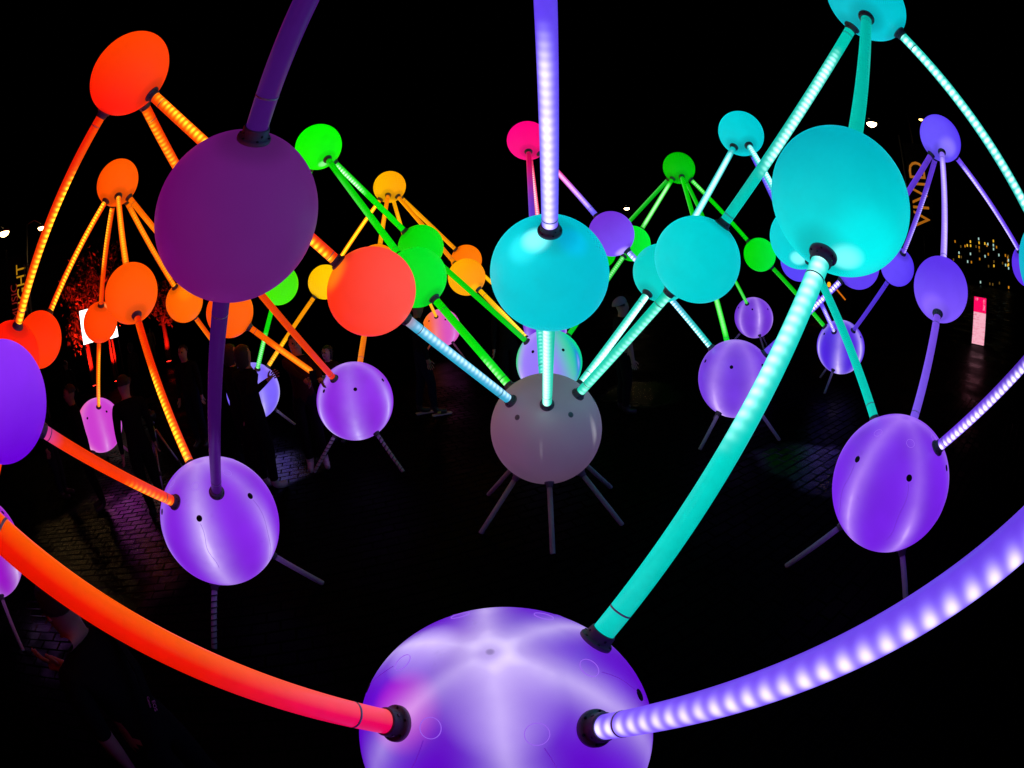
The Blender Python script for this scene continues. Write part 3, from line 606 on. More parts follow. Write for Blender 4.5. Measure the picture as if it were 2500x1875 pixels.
def person(loc, yaw, height, label, hands=(None, None), top='black', legs='black', shoes='black', tone=0, hair='short', stride=0.0, look=0.0, fine=1, hint=None):
    """standing figure; hands are targets in world space (left, right) or None for hanging arms"""
    sc = height / 1.76; root = empty('person', (loc[0], loc[1], 0), yaw)
    inv = Matrix.Rotation(-yaw, 3, 'Z')
    V, R_, E_, T_, roots = [], [], [], [], []
    def v(p, r, tagname, link=None):
        V.append(Vector(p)); R_.append(r if isinstance(r, tuple) else (r, r)); T_.append(tagname); i = len(V) - 1
        if link is None: roots.append(i)
        else: E_.append((link, i))
        return i
    pel = v((0, 0, .95), (.172, .132), 'legs')
    wst = v((0, .005, 1.10), (.160, .125), 'top', pel); che = v((0, .0, 1.28), (.182, .138), 'top', wst); uch = v((0, -.01, 1.415), (.140, .10), 'top', che)
    nk = v((0, 0, 1.485), .070, 'top', uch); nk2 = v((0, .012, 1.535), .064, 'skin', nk)
    cl, sl = math.cos(look), math.sin(look); hd = lambda x, y, z: (x * cl - y * sl, x * sl + y * cl, z)
    h1 = v(hd(0, .030, 1.575), (.080, .088), 'skin', nk2); h2 = v(hd(0, .020, 1.640), (.090, .106), 'skin', h1); h3 = v(hd(0, .006, 1.70), (.084, .098), 'skin', h2); v(hd(0, 0, 1.738), .055, 'skin', h3)
    n0 = v(hd(0, .075, 1.645), .014, 'skin'); n1 = v(hd(0, .106, 1.630), .011, 'skin', n0); v(hd(0, .122, 1.610), .013, 'skin', n1)
    c0 = v(hd(0, .06, 1.575), .030, 'skin'); v(hd(0, .088, 1.562), .022, 'skin', c0)
    for s in (-1, 1):
        e0 = v(hd(s * .070, .012, 1.625), .010, 'skin'); v(hd(s * .084, .0, 1.640), .017, 'skin', e0)
        st = stride * s
        hp = v((s * .085, 0, .90), .112, 'legs', pel); kn = v((s * .095, .03 + st * .45, .50), .076, 'legs', hp); cf = v((s * .098, .0 + st * .6, .34), .070, 'legs', kn)
        an0 = v((s * .10, -.01 + st * .70, .15), .056, 'legs', cf); an = v((s * .10, -.02 + st * .75, .09), .052, 'shoes', an0); ml = v((s * .11, .06 + st * .75, .055), (.052, .048), 'shoes', an); v((s * .115, .17 + st * .75, .040), (.050, .036), 'shoes', ml)
        sh = v((s * .172, -.01, 1.435), .078, 'top', uch); tgt = hands[0 if s < 0 else 1]
        if tgt is None: ht = Vector((s * .25, .06, .84))
        else: ht = inv @ (Vector(tgt) - Vector((loc[0], loc[1], 0))) / sc
        el, wr = ik(V[sh], ht, .29, .26, Vector(hint) if hint else Vector((s * .7, -.5, -.6)))
        ua = v((V[sh] + el) / 2, .062, 'top', sh); eb = v(el, .050, 'top', ua); fa = v(el + (wr - el) * .45, .046, 'top' if fine < 2 else 'skin', eb); wi = v(wr, .030, 'top' if fine < 2 else 'skin', fa)
        hdir = (wr - el).normalized(); side = hdir.cross(Vector((s, 0, .3))).normalized()
        if side.length < .1: side = Vector((0, 1, 0))
        nrm = side.cross(hdir).normalized()
        pm = v(wr + hdir * .05, (.036, .020), 'skin', wi); v(wr + hdir * .085, (.040, .018), 'skin', pm)
        for q, (off, ln) in enumerate(((-.030, .070), (-.010, .082), (.010, .078), (.029, .060))):
            b0 = wr + hdir * .075 + side * off; f0 = v(b0, .0095, 'skin'); f1 = v(b0 + hdir * ln * .55 + side * off * .25 + nrm * .006, .0088, 'skin', f0)
            f2 = v(b0 + hdir * ln * .88 + side * off * .35 + nrm * .020, .0080, 'skin', f1); v(b0 + hdir * ln * 1.05 + side * off * .35 + nrm * .034, .0065, 'skin', f2)
        t0 = v(wr + hdir * .03 - side * .022, .012, 'skin'); t1 = v(wr + hdir * .065 - side * .055 + nrm * .012, .0105, 'skin', t0); v(wr + hdir * .098 - side * .066 + nrm * .024, .0085, 'skin', t1)
    me = bpy.data.meshes.new('body_frame'); me.from_pydata([p * sc for p in V], E_, [])
    me.validate()
    o = bpy.data.objects.new('body_frame', me); C.objects.link(o)
    sk = o.modifiers.new('skin', 'SKIN'); sk.use_smooth_shade = True; sk.branch_smoothing = .6
    lay = me.skin_vertices[0].data if len(me.skin_vertices) else None
    if lay is None:
        bm2 = bmesh.new(); bm2.from_mesh(me); bm2.verts.layers.skin.verify(); bm2.to_mesh(me); bm2.free(); lay = me.skin_vertices[0].data
    for i, sv in enumerate(lay): sv.radius = (R_[i][0] * sc, R_[i][1] * sc); sv.use_root = i in roots
    sb = o.modifiers.new('sub', 'SUBSURF'); sb.levels = sb.render_levels = fine
    dg = bpy.context.evaluated_depsgraph_get(); body = bpy.data.meshes.new_from_object(o.evaluated_get(dg)); body.name = 'body'
    bpy.data.objects.remove(o); bpy.data.meshes.remove(me)
    body.materials.clear()
    mats = {'skin': skin_tones[tone], 'top': cloth[top], 'legs': cloth[legs], 'shoes': shoe_mats[shoes]}; order = list(mats)
    for m in mats.values(): body.materials.append(m)
    segs = [(V[a] * sc, V[b] * sc, T_[b]) for a, b in E_]
    for p in body.polygons:
        c = p.center; best = (9, 'top')
        for a, b, tg in segs:
            ab = b - a; u = max(0, min(1, (c - a).dot(ab) / max(ab.length_squared, 1e-9))); dd = (c - a - ab * u).length
            if dd < best[0]: best = (dd, tg)
        p.material_index = order.index(best[1]); p.use_smooth = True
    bo = bpy.data.objects.new('body', body); C.objects.link(bo); bo.parent = root
    for s in (-1, 1):
        p = Vector(hd(s * .031, .100, 1.652)) * sc
        mesh_obj('eye', eye_me, eye_mat, root, p)
    mesh_obj('mouth', mouth_me, lip_mat, root, Vector(hd(0, .096, 1.590)) * sc, (0, 0, look))
    if hair:
        bm = bmesh.new(); bmesh.ops.create_icosphere(bm, subdivisions=4, radius=1.0); q = random.Random(label)
        dead = [w for w in bm.verts if (w.co.y > .35 and w.co.z < .42 + .1 * math.sin(w.co.x * 9)) or (w.co.z < -.35 and hair == 'short') or (w.co.z < -.95)]
        bmesh.ops.delete(bm, geom=dead, context='VERTS')
        for w in bm.verts:
            k = 1 + q.uniform(-.03, .04); lowz = max(0, -w.co.z)
            w.co = Vector((w.co.x * .090 * k, w.co.y * .106 * k - .006, w.co.z * (.092 if w.co.z > 0 else (.085 if hair == 'short' else .22)) * k))
        mesh_obj('hair', finish(bm, 'hair', True), hair_mat, root, Vector(hd(0, .004, 1.675)) * sc, (0, 0, look)).scale = (sc, sc, sc)
    tag(root, label, 'person', 'visitors around the light sculpture')
    return root, sc

bm = bmesh.new(); bmesh.ops.create_uvsphere(bm, u_segments=12, v_segments=8, radius=.012); eye_me = finish(bm, 'eye', True)
bm = bmesh.new(); bmesh.ops.create_uvsphere(bm, u_segments=12, v_segments=8, radius=1.0)
for w in bm.verts: w.co = Vector((w.co.x * .024, w.co.y * .010, w.co.z * .007))
mouth_me = finish(bm, 'mouth', True)

def stand(x, y, z):
    """ground point below the pixel (x, y) seen at height z"""
    p = pix(x, y, 1.0) - Vector((0, 0, H)); t = (z - H) / p.z; return (p.x * t, p.y * t)

# man in a pale cap, behind the two cyan tubes
p1 = stand(1342, 668, 1.42)
man, sc = person(p1, math.radians(-82), 1.56, 'man in a pale cap seen in profile behind the two dotted cyan tubes', top='black', legs='black', tone=2, hair='short', fine=2)
bm = bmesh.new(); bmesh.ops.create_icosphere(bm, subdivisions=4, radius=1.0)
bmesh.ops.delete(bm, geom=[w for w in bm.verts if w.co.z < -.05], context='VERTS')
for w in bm.verts: w.co = Vector((w.co.x * .094, w.co.y * .100 - .026, w.co.z * .098 + .03 * w.co.y))
cap = mesh_obj('cap', finish(bm, 'cap', True), plain('pale cap cloth', (.20, .18, .17), .9, .1, 0, .15, 40, .3), man, Vector((0, .0, 1.680)) * sc)
p2 = ground_at(590, 1058)
person((p2.x, p2.y), math.radians(-20), 1.64, 'dark-clad visitor with one hand raised before the screened lavender globe', (None, pix(577, 822, 4.75)), top='black', legs='black', shoes='white', tone=2, hair='long')
p3 = ground_at(690, 1010)
h3 = pix(678, 820, 4.95)
person((p3.x, p3.y), math.radians(205), 1.62, 'visitor in dark clothes holding a phone with both hands left of a purple globe', (h3 + Vector((.07, .02, -.02)), h3 + Vector((-.07, -.02, -.02))), top='maroon', legs='black', shoes='white', tone=2, hair='short')
ph = empty('smartphone', h3 + Vector((0, 0, -.03)), math.radians(25))
ph.rotation_euler = (math.radians(20), 0, math.radians(25))
mesh_obj('case', finish(box_bm((0, 0, .07), (.075, .009, .15), bev=.003), 'case'), cloth['charcoal'], ph)
mesh_obj('lens', finish(lathe_bm([(.006, 0), (.006, .002)], 12), 'lens'), eye_mat, ph, (-.02, -.0045, .125), (math.radians(90), 0, 0))
tag(ph, 'dark smartphone held up by the visitor left of a purple globe', 'phone')
p4 = stand(708, 766, 1.20)
person(p4, math.radians(160), 1.32, 'child in dark clothes behind the red orange tube above a purple globe', top='brown', legs='black', tone=0, hair='long')
p5 = ground_at(926, 896)
man5, s5 = person((p5.x, p5.y), math.radians(-70), 1.72, 'visitor in dark trousers and sneakers standing below the red orange globe', top='black', legs='navy', shoes='black', tone=1, hair='short', stride=.14)
sole = plain('grey sneaker sole', (.30, .27, .30), .6, .3); flash = plain('yellow sneaker patch', (.35, .38, .04), .5, .3)
for s in (-1, 1):
    y0 = .08 + s * .14 * .75
    so = mesh_obj('sole', finish(box_bm((0, 0, .010), (.10, .30, .020), bev=.008), 'sole'), sole, man5, (s * .112, y0, 0))
    mesh_obj('flash', finish(box_bm((0, 0, 0), (.004, .05, .03), bev=.001), 'flash'), flash, so, (s * .046, -.05, .055))
crowd = [
    (166, 912, 1.15, 150, 1.62, 'dark figure standing in front of the left half of the pink base globe', 'black', 'black', 1, 'short'),
    (284, 905, 1.15, 60, 1.62, 'dark figure just right of the pink base globe', 'black', 'black', 0, 'short'),
    (282, 752, 1.55, 100, 1.70, 'long-haired visitor below the near left orange globe', 'brown', 'black', 0, 'long'),
    (397, 769, 1.45, 190, 1.62, 'visitor facing the camera below the small orange globe', 'black', 'navy', 2, 'short'),
    (142, 792, 1.50, 40, 1.66, 'dark visitor below the small red orange globe at far left', 'olive', 'black', 1, 'short'),
    (497, 778, 1.46, -30, 1.64, 'dark visitor between the dim purple tube and the screened lavender globe', 'black', 'black', 0, 'long'),
    (82, 868, 1.45, -60, 1.60, 'dark visitor right of the left edge violet globe', 'black', 'denim', 2, 'short'),
]
for (x, y, z, yw, h, lb, tp, lg, tn, hr) in crowd:
    person(stand(x, y, z), math.radians(yw), h, lb, top=tp, legs=lg, tone=tn, hair=hr)
yp = ground_at(334, 777)
person((yp.x, yp.y), math.radians(215), 1.75, 'distant figure in a pale yellow coat right of the near left orange globe', top='tan', legs='tan', tone=0, hair='short')  # coat colour is the yellow light on the figure, put into the cloth
pl = pix(1095, 707, 6.9)
logo_man, s6 = person((pl.x, pl.y + .13), math.radians(180), 1.62, 'visitor in a black shirt with a teal chest logo above the green-lavender globe', top='black', legs='black', tone=2, hair='short')
# the two interlocking arcs of the chest logo
bm = bmesh.new()
for sgn in (-1, 1):
    n_ = 12; ring = []
    for i in range(n_):
        u = -1 + 2 * i / (n_ - 1); ring.append((bm.verts.new((u * .055, .0, sgn * (.004 - .030 * u * u) + .0)), bm.verts.new((u * .060 * (.8 + .2 * abs(u)), .0, sgn * (.016 - .044 * abs(u) ** 1.6)))))
    for a, b in zip(ring, ring[1:]): bm.faces.new((a[0], b[0], b[1], a[1]))
ex = bmesh.ops.extrude_face_region(bm, geom=bm.faces[:])
for w in ex['geom']:
    if isinstance(w, bmesh.types.BMVert): w.co.y += .002
lg = mesh_obj('chest_logo', finish(bm, 'chest_logo'), plain('teal print', (.02, .16, .15), .5, .3), logo_man, (-.03, .128, 1.18))

# visitor close by at lower left: arm stretched out, camera strap over the shoulder
HP = pix(138, 1440, 1.86)
near, s9 = person((-1.38, .52), math.radians(92), 1.50, 'dark-clad visitor at lower left reaching out an arm with a watch', (None, HP), top='black', legs='black', tone=2, hair='short', fine=2)

R9 = Matrix.Rotation(math.radians(92), 3, 'Z'); L9 = lambda p: R9.inverted() @ (Vector(p) - Vector((-1.38, .52, 0)))
metal = plain('brushed steel', (.30, .30, .32), .3, .5, .9, .1, 60); black_plastic = plain('black plastic', (.010, .010, .011), .4, .5, 0, .2, 50)
# watch on the stretched arm
wrist = L9(HP); shoulder9 = Vector((.172, -.01, 1.435)) * s9
el9, wr9 = ik(shoulder9, wrist, .29 * s9, .26 * s9, Vector((.1, -.1, -1))); wd = (wr9 - el9).normalized()
wt = mesh_obj('wristwatch', finish(lathe_bm([(.030, -.010), (.033, -.008), (.033, .008), (.030, .010)], 28, cap=False), 'wristwatch', True), black_plastic, near, wr9 - wd * .035, axes(wd))
mesh_obj('dial', finish(lathe_bm([(.016, 0), (.017, .004), (.014, .006)], 24), 'dial', True), metal, wt, (.033, 0, 0), (0, math.radians(90), 0))
# camera strap over the back
def text_mesh(body, size, depth=.002, rotz=0.0):
    cu_ = bpy.data.curves.new('lettering', 'FONT'); cu_.body = body; cu_.size = size; cu_.extrude = depth; cu_.align_x = 'CENTER'; cu_.align_y = 'CENTER'; cu_.resolution_u = 3
    to = bpy.data.objects.new('lettering', cu_); C.objects.link(to)
    dg = bpy.context.evaluated_depsgraph_get(); me = bpy.data.meshes.new_from_object(to.evaluated_get(dg)); me.name = 'lettering'
    bpy.data.objects.remove(to); bpy.data.curves.remove(cu_)
    me.materials.clear()
    if rotz: me.transform(Matrix.Rotation(rotz, 4, 'Z'))
    return me
sp = [(.10, -.02, 1.50), (.13, -.09, 1.44), (.09, -.17, 1.32), (.02, -.185, 1.18), (-.07, -.17, 1.05), (-.16, -.10, .95)]
bm = bmesh.new(); pr_ = None
for i, p in enumerate(sp):
    p = Vector(p) * s9; nx = Vector(sp[min(i + 1, len(sp) - 1)]) - Vector(sp[max(i - 1, 0)]); nx.normalize()
    out = Vector((p.x * .5, p.y, 0)).normalized(); sd = nx.cross(out).normalized() * .022
    rg = [bm.verts.new(p + sd), bm.verts.new(p - sd), bm.verts.new(p - sd - out * .004), bm.verts.new(p + sd - out * .004)]
    if pr_:
        for k in range(4): bm.faces.new((pr_[k], pr_[(k + 1) % 4], rg[(k + 1) % 4], rg[k]))
    else: bm.faces.new(rg)
    pr_ = rg
bm.faces.new(pr_[::-1])
stp = mesh_obj('camera_strap', finish(bm, 'camera_strap'), cloth['black'], near)
mid = Vector(sp[3]) * s9; nx = (Vector(sp[4]) - Vector(sp[2])).normalized(); out = Vector((0, -1, .0)); out = (out - nx * out.dot(nx)).normalized()
rot = Matrix((nx, out.cross(nx), out)).transposed()
print_mat = plain('pink strap print', (.45, .16, .32), .6, .2)
mesh_obj('strap_lettering', text_mesh('EOS', .024, .0006), print_mat, stp, mid + out * .006 + rot @ Vector((.01, .010, 0)), rot)
mesh_obj('strap_lettering', text_mesh('Canon', .016, .0006), print_mat, stp, mid + out * .006 + rot @ Vector((-.01, -.012, 0)), rot)

# ------------------------------------------------------------------ camera on a tripod among the visitors at left
tp = stand(326, 905, 1.05); tri = empty('tripod', (tp[0], tp[1], 0), math.radians(30))
for k in range(3):
    a = 2 * PI * k / 3 + .4; d = Vector((math.cos(a), math.sin(a), 0))
    lg_ = mesh_obj('leg', finish(tube_bm([d * .03 + Vector((0, 0, .92)), d * .20 + Vector((0, 0, .48)), d * .38 + Vector((0, 0, .0))], [.014, .012, .009], 10), 'leg', True), metal, tri)
    mesh_obj('leg_lock', finish(tube_bm([d * .19 + Vector((0, 0, .50)), d * .21 + Vector((0, 0, .455))], .019, 10), 'leg_lock', True), black_plastic, lg_)
mesh_obj('centre_column', finish(tube_bm([(0, 0, .70), (0, 0, 1.0)], .015, 12), 'centre_column', True), metal, tri)
mesh_obj('head', finish(lathe_bm([(.03, .98), (.035, 1.0), (.022, 1.02), (.026, 1.035)], 16), 'head', True), black_plastic, tri)
tag(tri, 'thin metal tripod holding a camera left of the long orange tube', 'tripod')
cm = empty('photo_camera', (tp[0], tp[1], 1.037), math.radians(40))
mesh_obj('camera_body', finish(box_bm((0, 0, .048), (.135, .06, .095), bev=.010), 'camera_body', True), black_plastic, cm)
mesh_obj('prism_hump', finish(box_bm((0, -.004, .103), (.055, .055, .028), bev=.008), 'prism_hump', True), black_plastic, cm)
ln = mesh_obj('lens', finish(lathe_bm([(.036, 0), (.038, .02), (.034, .022), (.037, .07), (.030, .072)], 24), 'lens', True), black_plastic, cm, (0, .03, .046), (math.radians(-90), 0, 0))
mesh_obj('front_glass', finish(lathe_bm([(.029, .0), (.020, .004), (.004, .006)], 20), 'front_glass', True), eye_mat, ln, (0, 0, .0722))
tag(cm, 'black camera mounted on the tripod left of the long orange tube', 'camera')

# ------------------------------------------------------------------ street lamps
pole_mat = plain('dark painted steel', (.03, .03, .032), .45, .5, .3, .2, 20)
def street_lamp(x, y, d, w, label, col=(1.0, .70, .36), st=22.0):
    p = pix(x, y, d); side = Vector((p.y, -p.x, 0)).normalized(); base = p - side * .9; base.z = 0
    root = empty('street_lamp', base)
    top = p.z + .35
    mesh_obj('pole', finish(tube_bm([(0, 0, 0), (0, 0, .5), (0, 0, top)], [.10, .075, .05], 14), 'pole', True), pole_mat, root)
    mesh_obj('arm', finish(tube_bm([(0, 0, top - .02), side * .45 + Vector((0, 0, top + .12)), side * .9 + Vector((0, 0, top - .16))], .028, 10), 'arm', True), pole_mat, root)
    hd_ = mesh_obj('lamp_head', finish(lathe_bm([(w * .15, .20), (w * .45, .16), (w * .56, .05), (w * .56, .0), (w * .5, .0)], 28, cap=False), 'lamp_head', True), pole_mat, root, side * .9 + Vector((0, 0, p.z)))
    mesh_obj('lamp_lens', finish(lathe_bm([(.01, -w * .24), (w * .22, -w * .26), (w * .42, -w * .14), (w * .5, .02)], 28), 'lamp_lens', True), glow('lit lamp lens', col, st), hd_)
    tag(root, label, 'street lamp', 'street lamps behind the sculpture')
street_lamp(9, 503, 24, .60, 'street lamp with white half-moon light at the left edge', (1, .62, .22), 16)
street_lamp(89, 492, 26, .42, 'street lamp touching the dotted orange tube at far left', (1, .62, .22), 16)
street_lamp(1883, 267, 24, .55, 'street lamp just above the right shoulder of the biggest cyan globe')
street_lamp(1354, 450, 34, .42, 'street lamp above the violet globe near centre')
street_lamp(1989, 258, 30, .30, 'orange street lamp peeking from behind the violet globe at upper right', (1, .55, .15), 5)

# ------------------------------------------------------------------ trees lit red from below
bark = plain('bark', (.10, .06, .045), .9, .1, 0, .4, 14, .6); leaf_m = plain('leaves', (.09, .075, .035), .7, .2, 0, .5, 6)
red_lens = glow('red flood lens', (1, .02, .01), 6)
def red_tree(x, d, h, spread, n, label, seed, power):
    b = pix(x, 700, d); b.z = 0; q = random.Random(seed); root = empty('tree', b)
    bm = bmesh.new(); tube_bm([(0, 0, 0), (.05, .02, h * .3), (-.04, .05, h * .6), (.03, 0, h * .92)], [.15, .12, .09, .03], 10, bm); tips = []
    for k in range(9):
        a = q.uniform(0, 2 * PI); z0 = h * q.uniform(.35, .8); L_ = spread * q.uniform(.6, 1.1)
        e = Vector((math.cos(a) * L_, math.sin(a) * L_, z0 + h * q.uniform(.08, .25))); m_ = Vector((e.x * .45, e.y * .45, z0 + (e.z - z0) * .65))
        tube_bm([(0, 0, z0), m_, e], [.05, .032, .012], 7, bm); tips += [m_, e, (m_ + e) / 2]
    mesh_obj('trunk', finish(bm, 'trunk', True), bark, root)
    bm = bmesh.new()
    for k in range(n):
        c = q.choice(tips) + Vector((q.gauss(0, spread * .22), q.gauss(0, spread * .22), q.gauss(0, h * .06)))
        r_ = Euler((q.uniform(0, 6), q.uniform(0, 6), q.uniform(0, 6))).to_matrix(); l_, w_ = q.uniform(.07, .14), q.uniform(.03, .055)
        vs_ = [bm.verts.new(c + r_ @ Vector(t_)) for t_ in ((-l_, 0, 0), (0, -w_, .012), (l_, 0, 0), (0, w_, .012))]; bm.faces.new(vs_)
    mesh_obj('crown', finish(bm, 'crown'), leaf_m, root)
    tag(root, label, 'tree', 'trees lit red at the far left')
    toward = Vector((-b.x, -b.y, 0)).normalized(); fp = b + toward * 1.0
    fl = empty('floodlight', fp)
    bd = mesh_obj('housing', finish(box_bm((0, 0, .12), (.26, .18, .20), bev=.02), 'housing'), pole_mat, fl)
    mesh_obj('lens', finish(box_bm((0, 0, .225), (.20, .13, .012), bev=.003), 'lens'), red_lens, bd)
    tag(fl, 'red floodlight at the foot of the ' + label.split(' lit')[0], 'floodlight')
    ld = bpy.data.lights.new('flood_beam', 'SPOT'); ld.energy = power; ld.color = (1, .015, .006); ld.spot_size = math.radians(80); ld.spot_blend = .6; ld.shadow_soft_size = .08
    lo = bpy.data.objects.new('flood_beam', ld); C.objects.link(lo); lo.parent = fl; lo.location = (0, 0, .26)
    dirv = (b + Vector((0, 0, h * .62))) - (fp + Vector((0, 0, .26))); lo.rotation_mode = 'QUATERNION'; lo.rotation_quaternion = dirv.to_track_quat('-Z', 'Y')
red_tree(180, 21, 4.7, .75, 1300, 'slim leafy tree lit red left of the white lit panel', 5, 3200)
red_tree(232, 20, 5.6, 1.2, 1700, 'taller leafy tree lit red above the small red orange globe', 9, 4200)
red_tree(352, 22, 3.6, .8, 900, 'low leafy tree lit dim red left of the small orange globe', 12, 900)

# ------------------------------------------------------------------ lit panels, banners, poles, kiosk, totem sign
white_lit = glow('white lit panel face', (1.0, .96, .92), 3.0)
def lit_panel(x, y0, y1, d, w, label):
    t_, b_ = pix(x, y0, d), pix(x, y1, d); h = t_.z - b_.z; root = empty('lit_panel', (b_.x, b_.y, 0), math.atan2(b_.y, b_.x) - PI / 2)
    fr = mesh_obj('frame', finish(box_bm((0, 0, b_.z + h / 2), (w, .12, h), bev=.01), 'frame'), pole_mat, root)
    mesh_obj('face', finish(box_bm((0, -.066, b_.z + h / 2), (w - .05, .010, h - .05)), 'face'), white_lit, root)
    for sx in (-1, 1): mesh_obj('post', finish(tube_bm([(sx * w * .4, 0, 0), (sx * w * .4, 0, b_.z + .02)], .03, 8), 'post', True), pole_mat, root)
    tag(root, label, 'sign')
lit_panel(196, 664, 742, 17, .62, 'bright white lit panel left of the small red orange globe')
lit_panel(247, 700, 731, 18, .40, 'smaller white lit panel right of the small red orange globe')

facade = plain('dark rendered facade', (.012, .011, .011), .8, .2, 0, .3, 2)
def banner(top, bot, d, w, label, lines, cloth_col, nm='banner'):
    t_, b_ = pix(top[0], top[1], d), pix(bot[0], bot[1], d); h = t_.z - b_.z
    root = empty('banner', ((t_.x + b_.x) / 2, (t_.y + b_.y) / 2, 0), math.atan2(b_.y, b_.x) - PI / 2)
    mesh_obj('mast', finish(tube_bm([(-w * .62, .03, 0), (-w * .62, .03, t_.z + .4)], .045, 10), 'mast', True), pole_mat, root)
    cl_ = mesh_obj('fabric', finish(box_bm((0, 0, b_.z + h / 2), (w, .02, h), bev=.004), 'fabric'), cloth_col, root)
    for body, size, x, z, mat_ in lines:
        mesh_obj('lettering', text_mesh(body, size, .004, PI / 2), mat_, cl_, (x, -.018, b_.z + h * z), (math.radians(90), 0, 0))
    tag(root, label, 'banner')
org = glow('orange lettering', lin((196, 112, 8)), .6); yel = glow('yellow lettering', lin((205, 140, 16)), .7); redl = glow('red lettering', lin((130, 22, 14)), .7); drk = glow('dull gold lettering', lin((86, 64, 26)), .7)
banner((1958, 305), (2010, 510), 25, 1.25, 'tall banner with orange VIVID lettering right of the biggest cyan globe', [('VIVID', 1.35, 0, .44, org)], plain('black banner cloth', (.004, .004, .004), .9, .1))
banner((52, 552), (34, 712), 19, .85, 'narrow banner with yellow and red lettering behind the dotted orange tube at left', [('LIGHT', .62, .16, .55, yel), ('MUSIC', .44, -.20, .38, redl), ('IDEAS', .36, .02, .12, drk)], plain('dark maroon banner cloth', (.035, .010, .008), .9, .1))
for i, (x, lb) in enumerate(((56, 'left of two slim steel flagpoles at far left'), (65, 'right of two slim steel flagpoles at far left'))):
    b = pix(x, 640, 17); tz = pix(x, 575, 17).z
    o = tag(empty('flagpole', (b.x, b.y, 0)), lb, 'flagpole', 'flagpoles at the far left')
    mesh_obj('pole', finish(tube_bm([(0, 0, 0), (0, 0, tz * .6), (0, 0, tz)], [.045, .035, .022], 10), 'pole', True), plain('pale steel', (.5, .42, .3), .35, .5, .2, .1, 20), o)
    mesh_obj('finial', finish(lathe_bm([(.02, 0), (.04, .03), (.04, .06), (.015, .09)], 12), 'finial', True), metal, o, (0, 0, tz))
# dark building behind the left banner
bl = pix(20, 600, 34); root = empty('dark_building', (bl.x, bl.y, 0), math.atan2(bl.y, bl.x) - PI / 2)
mesh_obj('wall', finish(box_bm((0, 3, 4.2), (16, 6, 8.4)), 'wall'), facade, root)
mesh_obj('parapet', finish(box_bm((0, 2.9, 8.5), (16.3, 6.3, .22)), 'parapet'), facade, root)
dim_win = glow('dim gold window', lin((120, 86, 14)), 1.0)
for x, z in ((.4, 6.4), (.55, 2.6), (1.1, 2.5), (-2.2, 5.2), (-3.4, 3.0)):
    wf = mesh_obj('window', finish(box_bm((x, -.02, z), (.34, .06, .62)), 'window'), facade, root)
    mesh_obj('pane', finish(box_bm((x, -.054, z), (.10, .008, .32)), 'pane'), dim_win, wf)
tag(root, 'dark low building behind the banner and lamps at far left', 'building')

# totem sign at right
tb_, tt_ = ground_at(2112, 745), None
d_ = math.hypot(tb_.x, tb_.y); tot = empty('totem_sign', (tb_.x, tb_.y, 0), math.atan2(tb_.y, tb_.x) - PI / 2)
hz = H + (pix(2117, 642, 1).z - H) / math.hypot(*(pix(2117, 642, 1).xy)) * d_; tw = .52
mesh_obj('back', finish(box_bm((0, .05, hz / 2), (tw, .10, hz), bev=.006), 'back'), pole_mat, tot)
hdm = glow('magenta lit header', lin((255, 0, 92)), 1.0)
t = NT('pale pink lit text panel'); x_, y_, z_ = t.sep(t.obj())[:3]
st_ = t.math('MULTIPLY', t.smooth(t.noise(t.vmath('MULTIPLY', t.obj(), (1.2, 1, 46)), 1.0, 2.0), .50, .60), t.smooth(t.noise(t.vmath('MULTIPLY', t.obj(), (14, 1, 9)), 1.0, 2.0), .40, .55))
t.base((.2, .2, .2), .5, .3).emit(t.mixc(st_, lin((250, 178, 196)), lin((226, 120, 146))), 1.0)
pnl = mesh_obj('text_panel', finish(box_bm((0, -.006, hz * .345), (tw - .02, .010, hz * .67)), 'text_panel'), t.m, tot)
hdr = mesh_obj('header', finish(box_bm((0, -.007, hz * .84), (tw - .02, .012, hz * .315)), 'header'), hdm, tot)
pale = glow('pale header print', lin((255, 190, 215)), .9)
mesh_obj('lettering', text_mesh('19', .12, .002), pale, hdr, (-tw * .28, -.016, hz * .945), (math.radians(90), 0, 0))
mesh_obj('lettering', text_mesh('G1-7MS', .105, .002, -PI / 2), pale, hdr, (tw * .30, -.016, hz * .85), (math.radians(90), 0, 0))
tag(tot, 'upright lit sign with magenta header and pale pink text panel at right', 'sign')

# low stall with orange strip lights behind the biggest cyan globe
sb_ = pix(1790, 640, 21); st_root = empty('stall', (sb_.x, sb_.y, 0), math.atan2(sb_.y, sb_.x) - PI / 2)
orl = glow('orange strip light', lin((205, 104, 8)), 1.1)
mesh_obj('counter', finish(box_bm((0, .4, .45), (2.2, .8, .9), bev=.02), 'counter'), facade, st_root)
mesh_obj('counter_top', finish(box_bm((0, .4, .93), (2.3, .9, .05), bev=.01), 'counter_top'), pole_mat, st_root)
mesh_obj('strip_light', finish(tube_bm([(-.9, -.06, .90), (.15, -.06, .88)], .028, 8), 'strip_light'), orl, st_root)
mesh_obj('strip_light', finish(tube_bm([(.35, -.06, .92), (.80, -.06, .48)], .034, 8), 'strip_light'), orl, st_root)
mesh_obj('lantern', finish(lathe_bm([(.04, .955), (.08, 1.0), (.08, 1.12), (.03, 1.17)], 12), 'lantern', True), glow('orange lantern', lin((250, 170, 20)), 1.3), st_root, (.02, .2, 0))
tag(st_root, 'low dark stall with orange strip lights below the biggest cyan globe', 'stall')

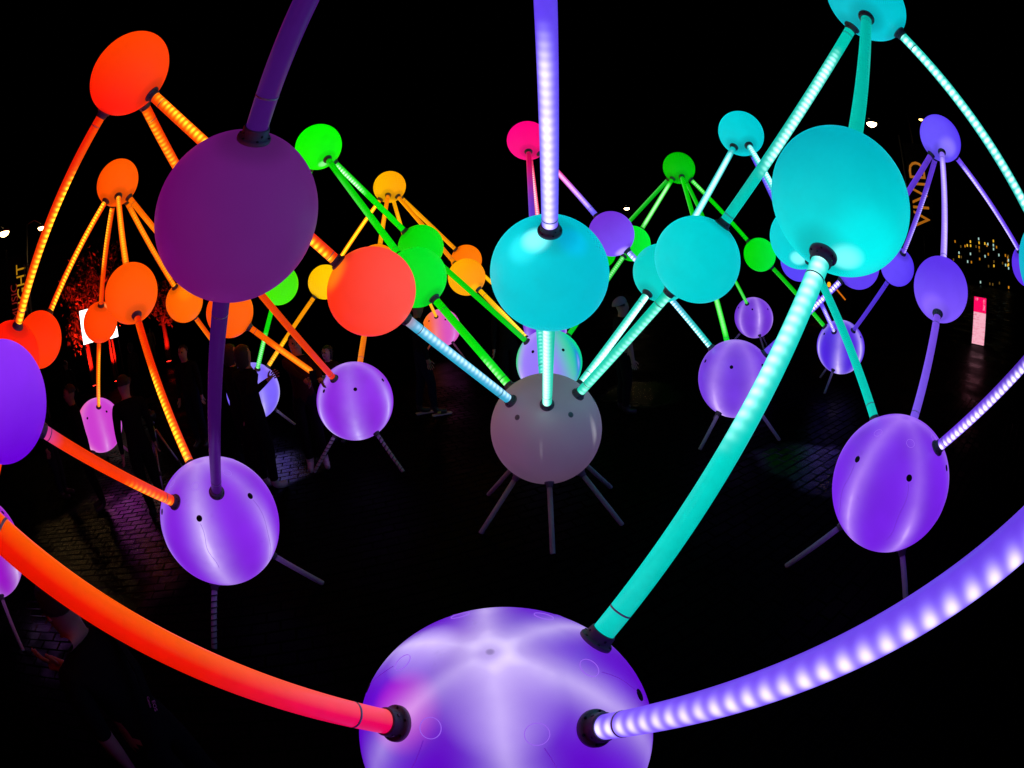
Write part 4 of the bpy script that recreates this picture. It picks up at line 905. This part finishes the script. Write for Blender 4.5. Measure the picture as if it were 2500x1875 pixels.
# ------------------------------------------------------------------ far towers with lit windows beyond the totem sign
WIN = [(265,145),(316,290),(316,340),(245,380),(360,212),(380,210),(423,203),(462,155),(465,207),(534,218),(567,120),(572,170),(573,228),(576,272),(463,310),(580,375),(645,180),(683,187),(672,205),(753,148),(753,200),(755,250),(793,225),(688,315),(648,340),(823,325),(760,408),(760,462),(870,428),(692,466),(905,330),(935,355),(935,400),(980,345),(980,398),(935,455),(908,452),(985,452),(985,500),(428,408),(475,415),(362,348),(830,680),(590,680),(708,710),(745,730),(960,765),(1035,795)]
DIST = 150.0
cen = pix(2090, 565, DIST); away = Vector((cen.x, cen.y, 0)).normalized(); rgt = Vector((away.y, -away.x, 0)); ang = math.atan2(away.y, away.x) - PI / 2
wm = [glow('warm lit window', lin((230, 176, 44)), 1.2), glow('amber lit window', lin((190, 120, 20)), 1.0), glow('cool lit window', lin((170, 210, 200)), 1.0), glow('dim lit window', lin((96, 70, 24)), 1.0)]
win_me = finish(box_bm((0, 0, 0), (.42, .12, .70)), 'window')
towers = []
spec = [(-26, -15, 14.0, 'left of the far dark towers with few lit windows'), (-15, -1.5, 17.5, 'middle of the far dark towers, most lit windows'), (-1.5, 16, 15.0, 'right of the far dark towers beyond the pink sign')]
for i, (x0, x1, h_, lb) in enumerate(spec):
    o = empty('office_tower', Vector((cen.x, cen.y, 0)) + rgt * ((x0 + x1) / 2) + away * (i % 2) * 3, ang)
    mesh_obj('wall', finish(box_bm((0, 9, h_ / 2), (x1 - x0 - .4, 18, h_)), 'wall'), facade, o)
    mesh_obj('roof_edge', finish(box_bm((0, 8.9, h_ + .2), (x1 - x0, 18.4, .5)), 'roof_edge'), facade, o)
    tag(o, lb, 'building', 'far towers at the right'); towers.append((x0, x1, o, i))
q = random.Random(4)
for cx_, cy_ in WIN:
    dvec = pix((2280 + cx_ * .1928) / (2500 / 2212), (560 + cy_ * .1928) / (2500 / 2212), 1.0) - Vector((0, 0, H))
    tt = DIST / dvec.dot(away)                       # onto the facade line
    wpt = dvec * tt + Vector((0, 0, H)); lx = (wpt - Vector((cen.x, cen.y, 0))).dot(rgt) - (Vector((cen.x, cen.y, 0)).dot(rgt) * 0)
    for x0, x1, o, i in towers:
        if x0 <= lx < x1 or (o is towers[-1][2] and lx >= x1) or (o is towers[0][2] and lx < x0):
            if wpt.z < .8: wpt.z = .9
            wl_ = Vector((max(x0 + .8, min(x1 - .8, lx)) - (x0 + x1) / 2, -.07, wpt.z))
            mesh_obj('window', win_me, wm[q.choice((0, 0, 1, 1, 2, 3, 3, 3))], o, wl_); break
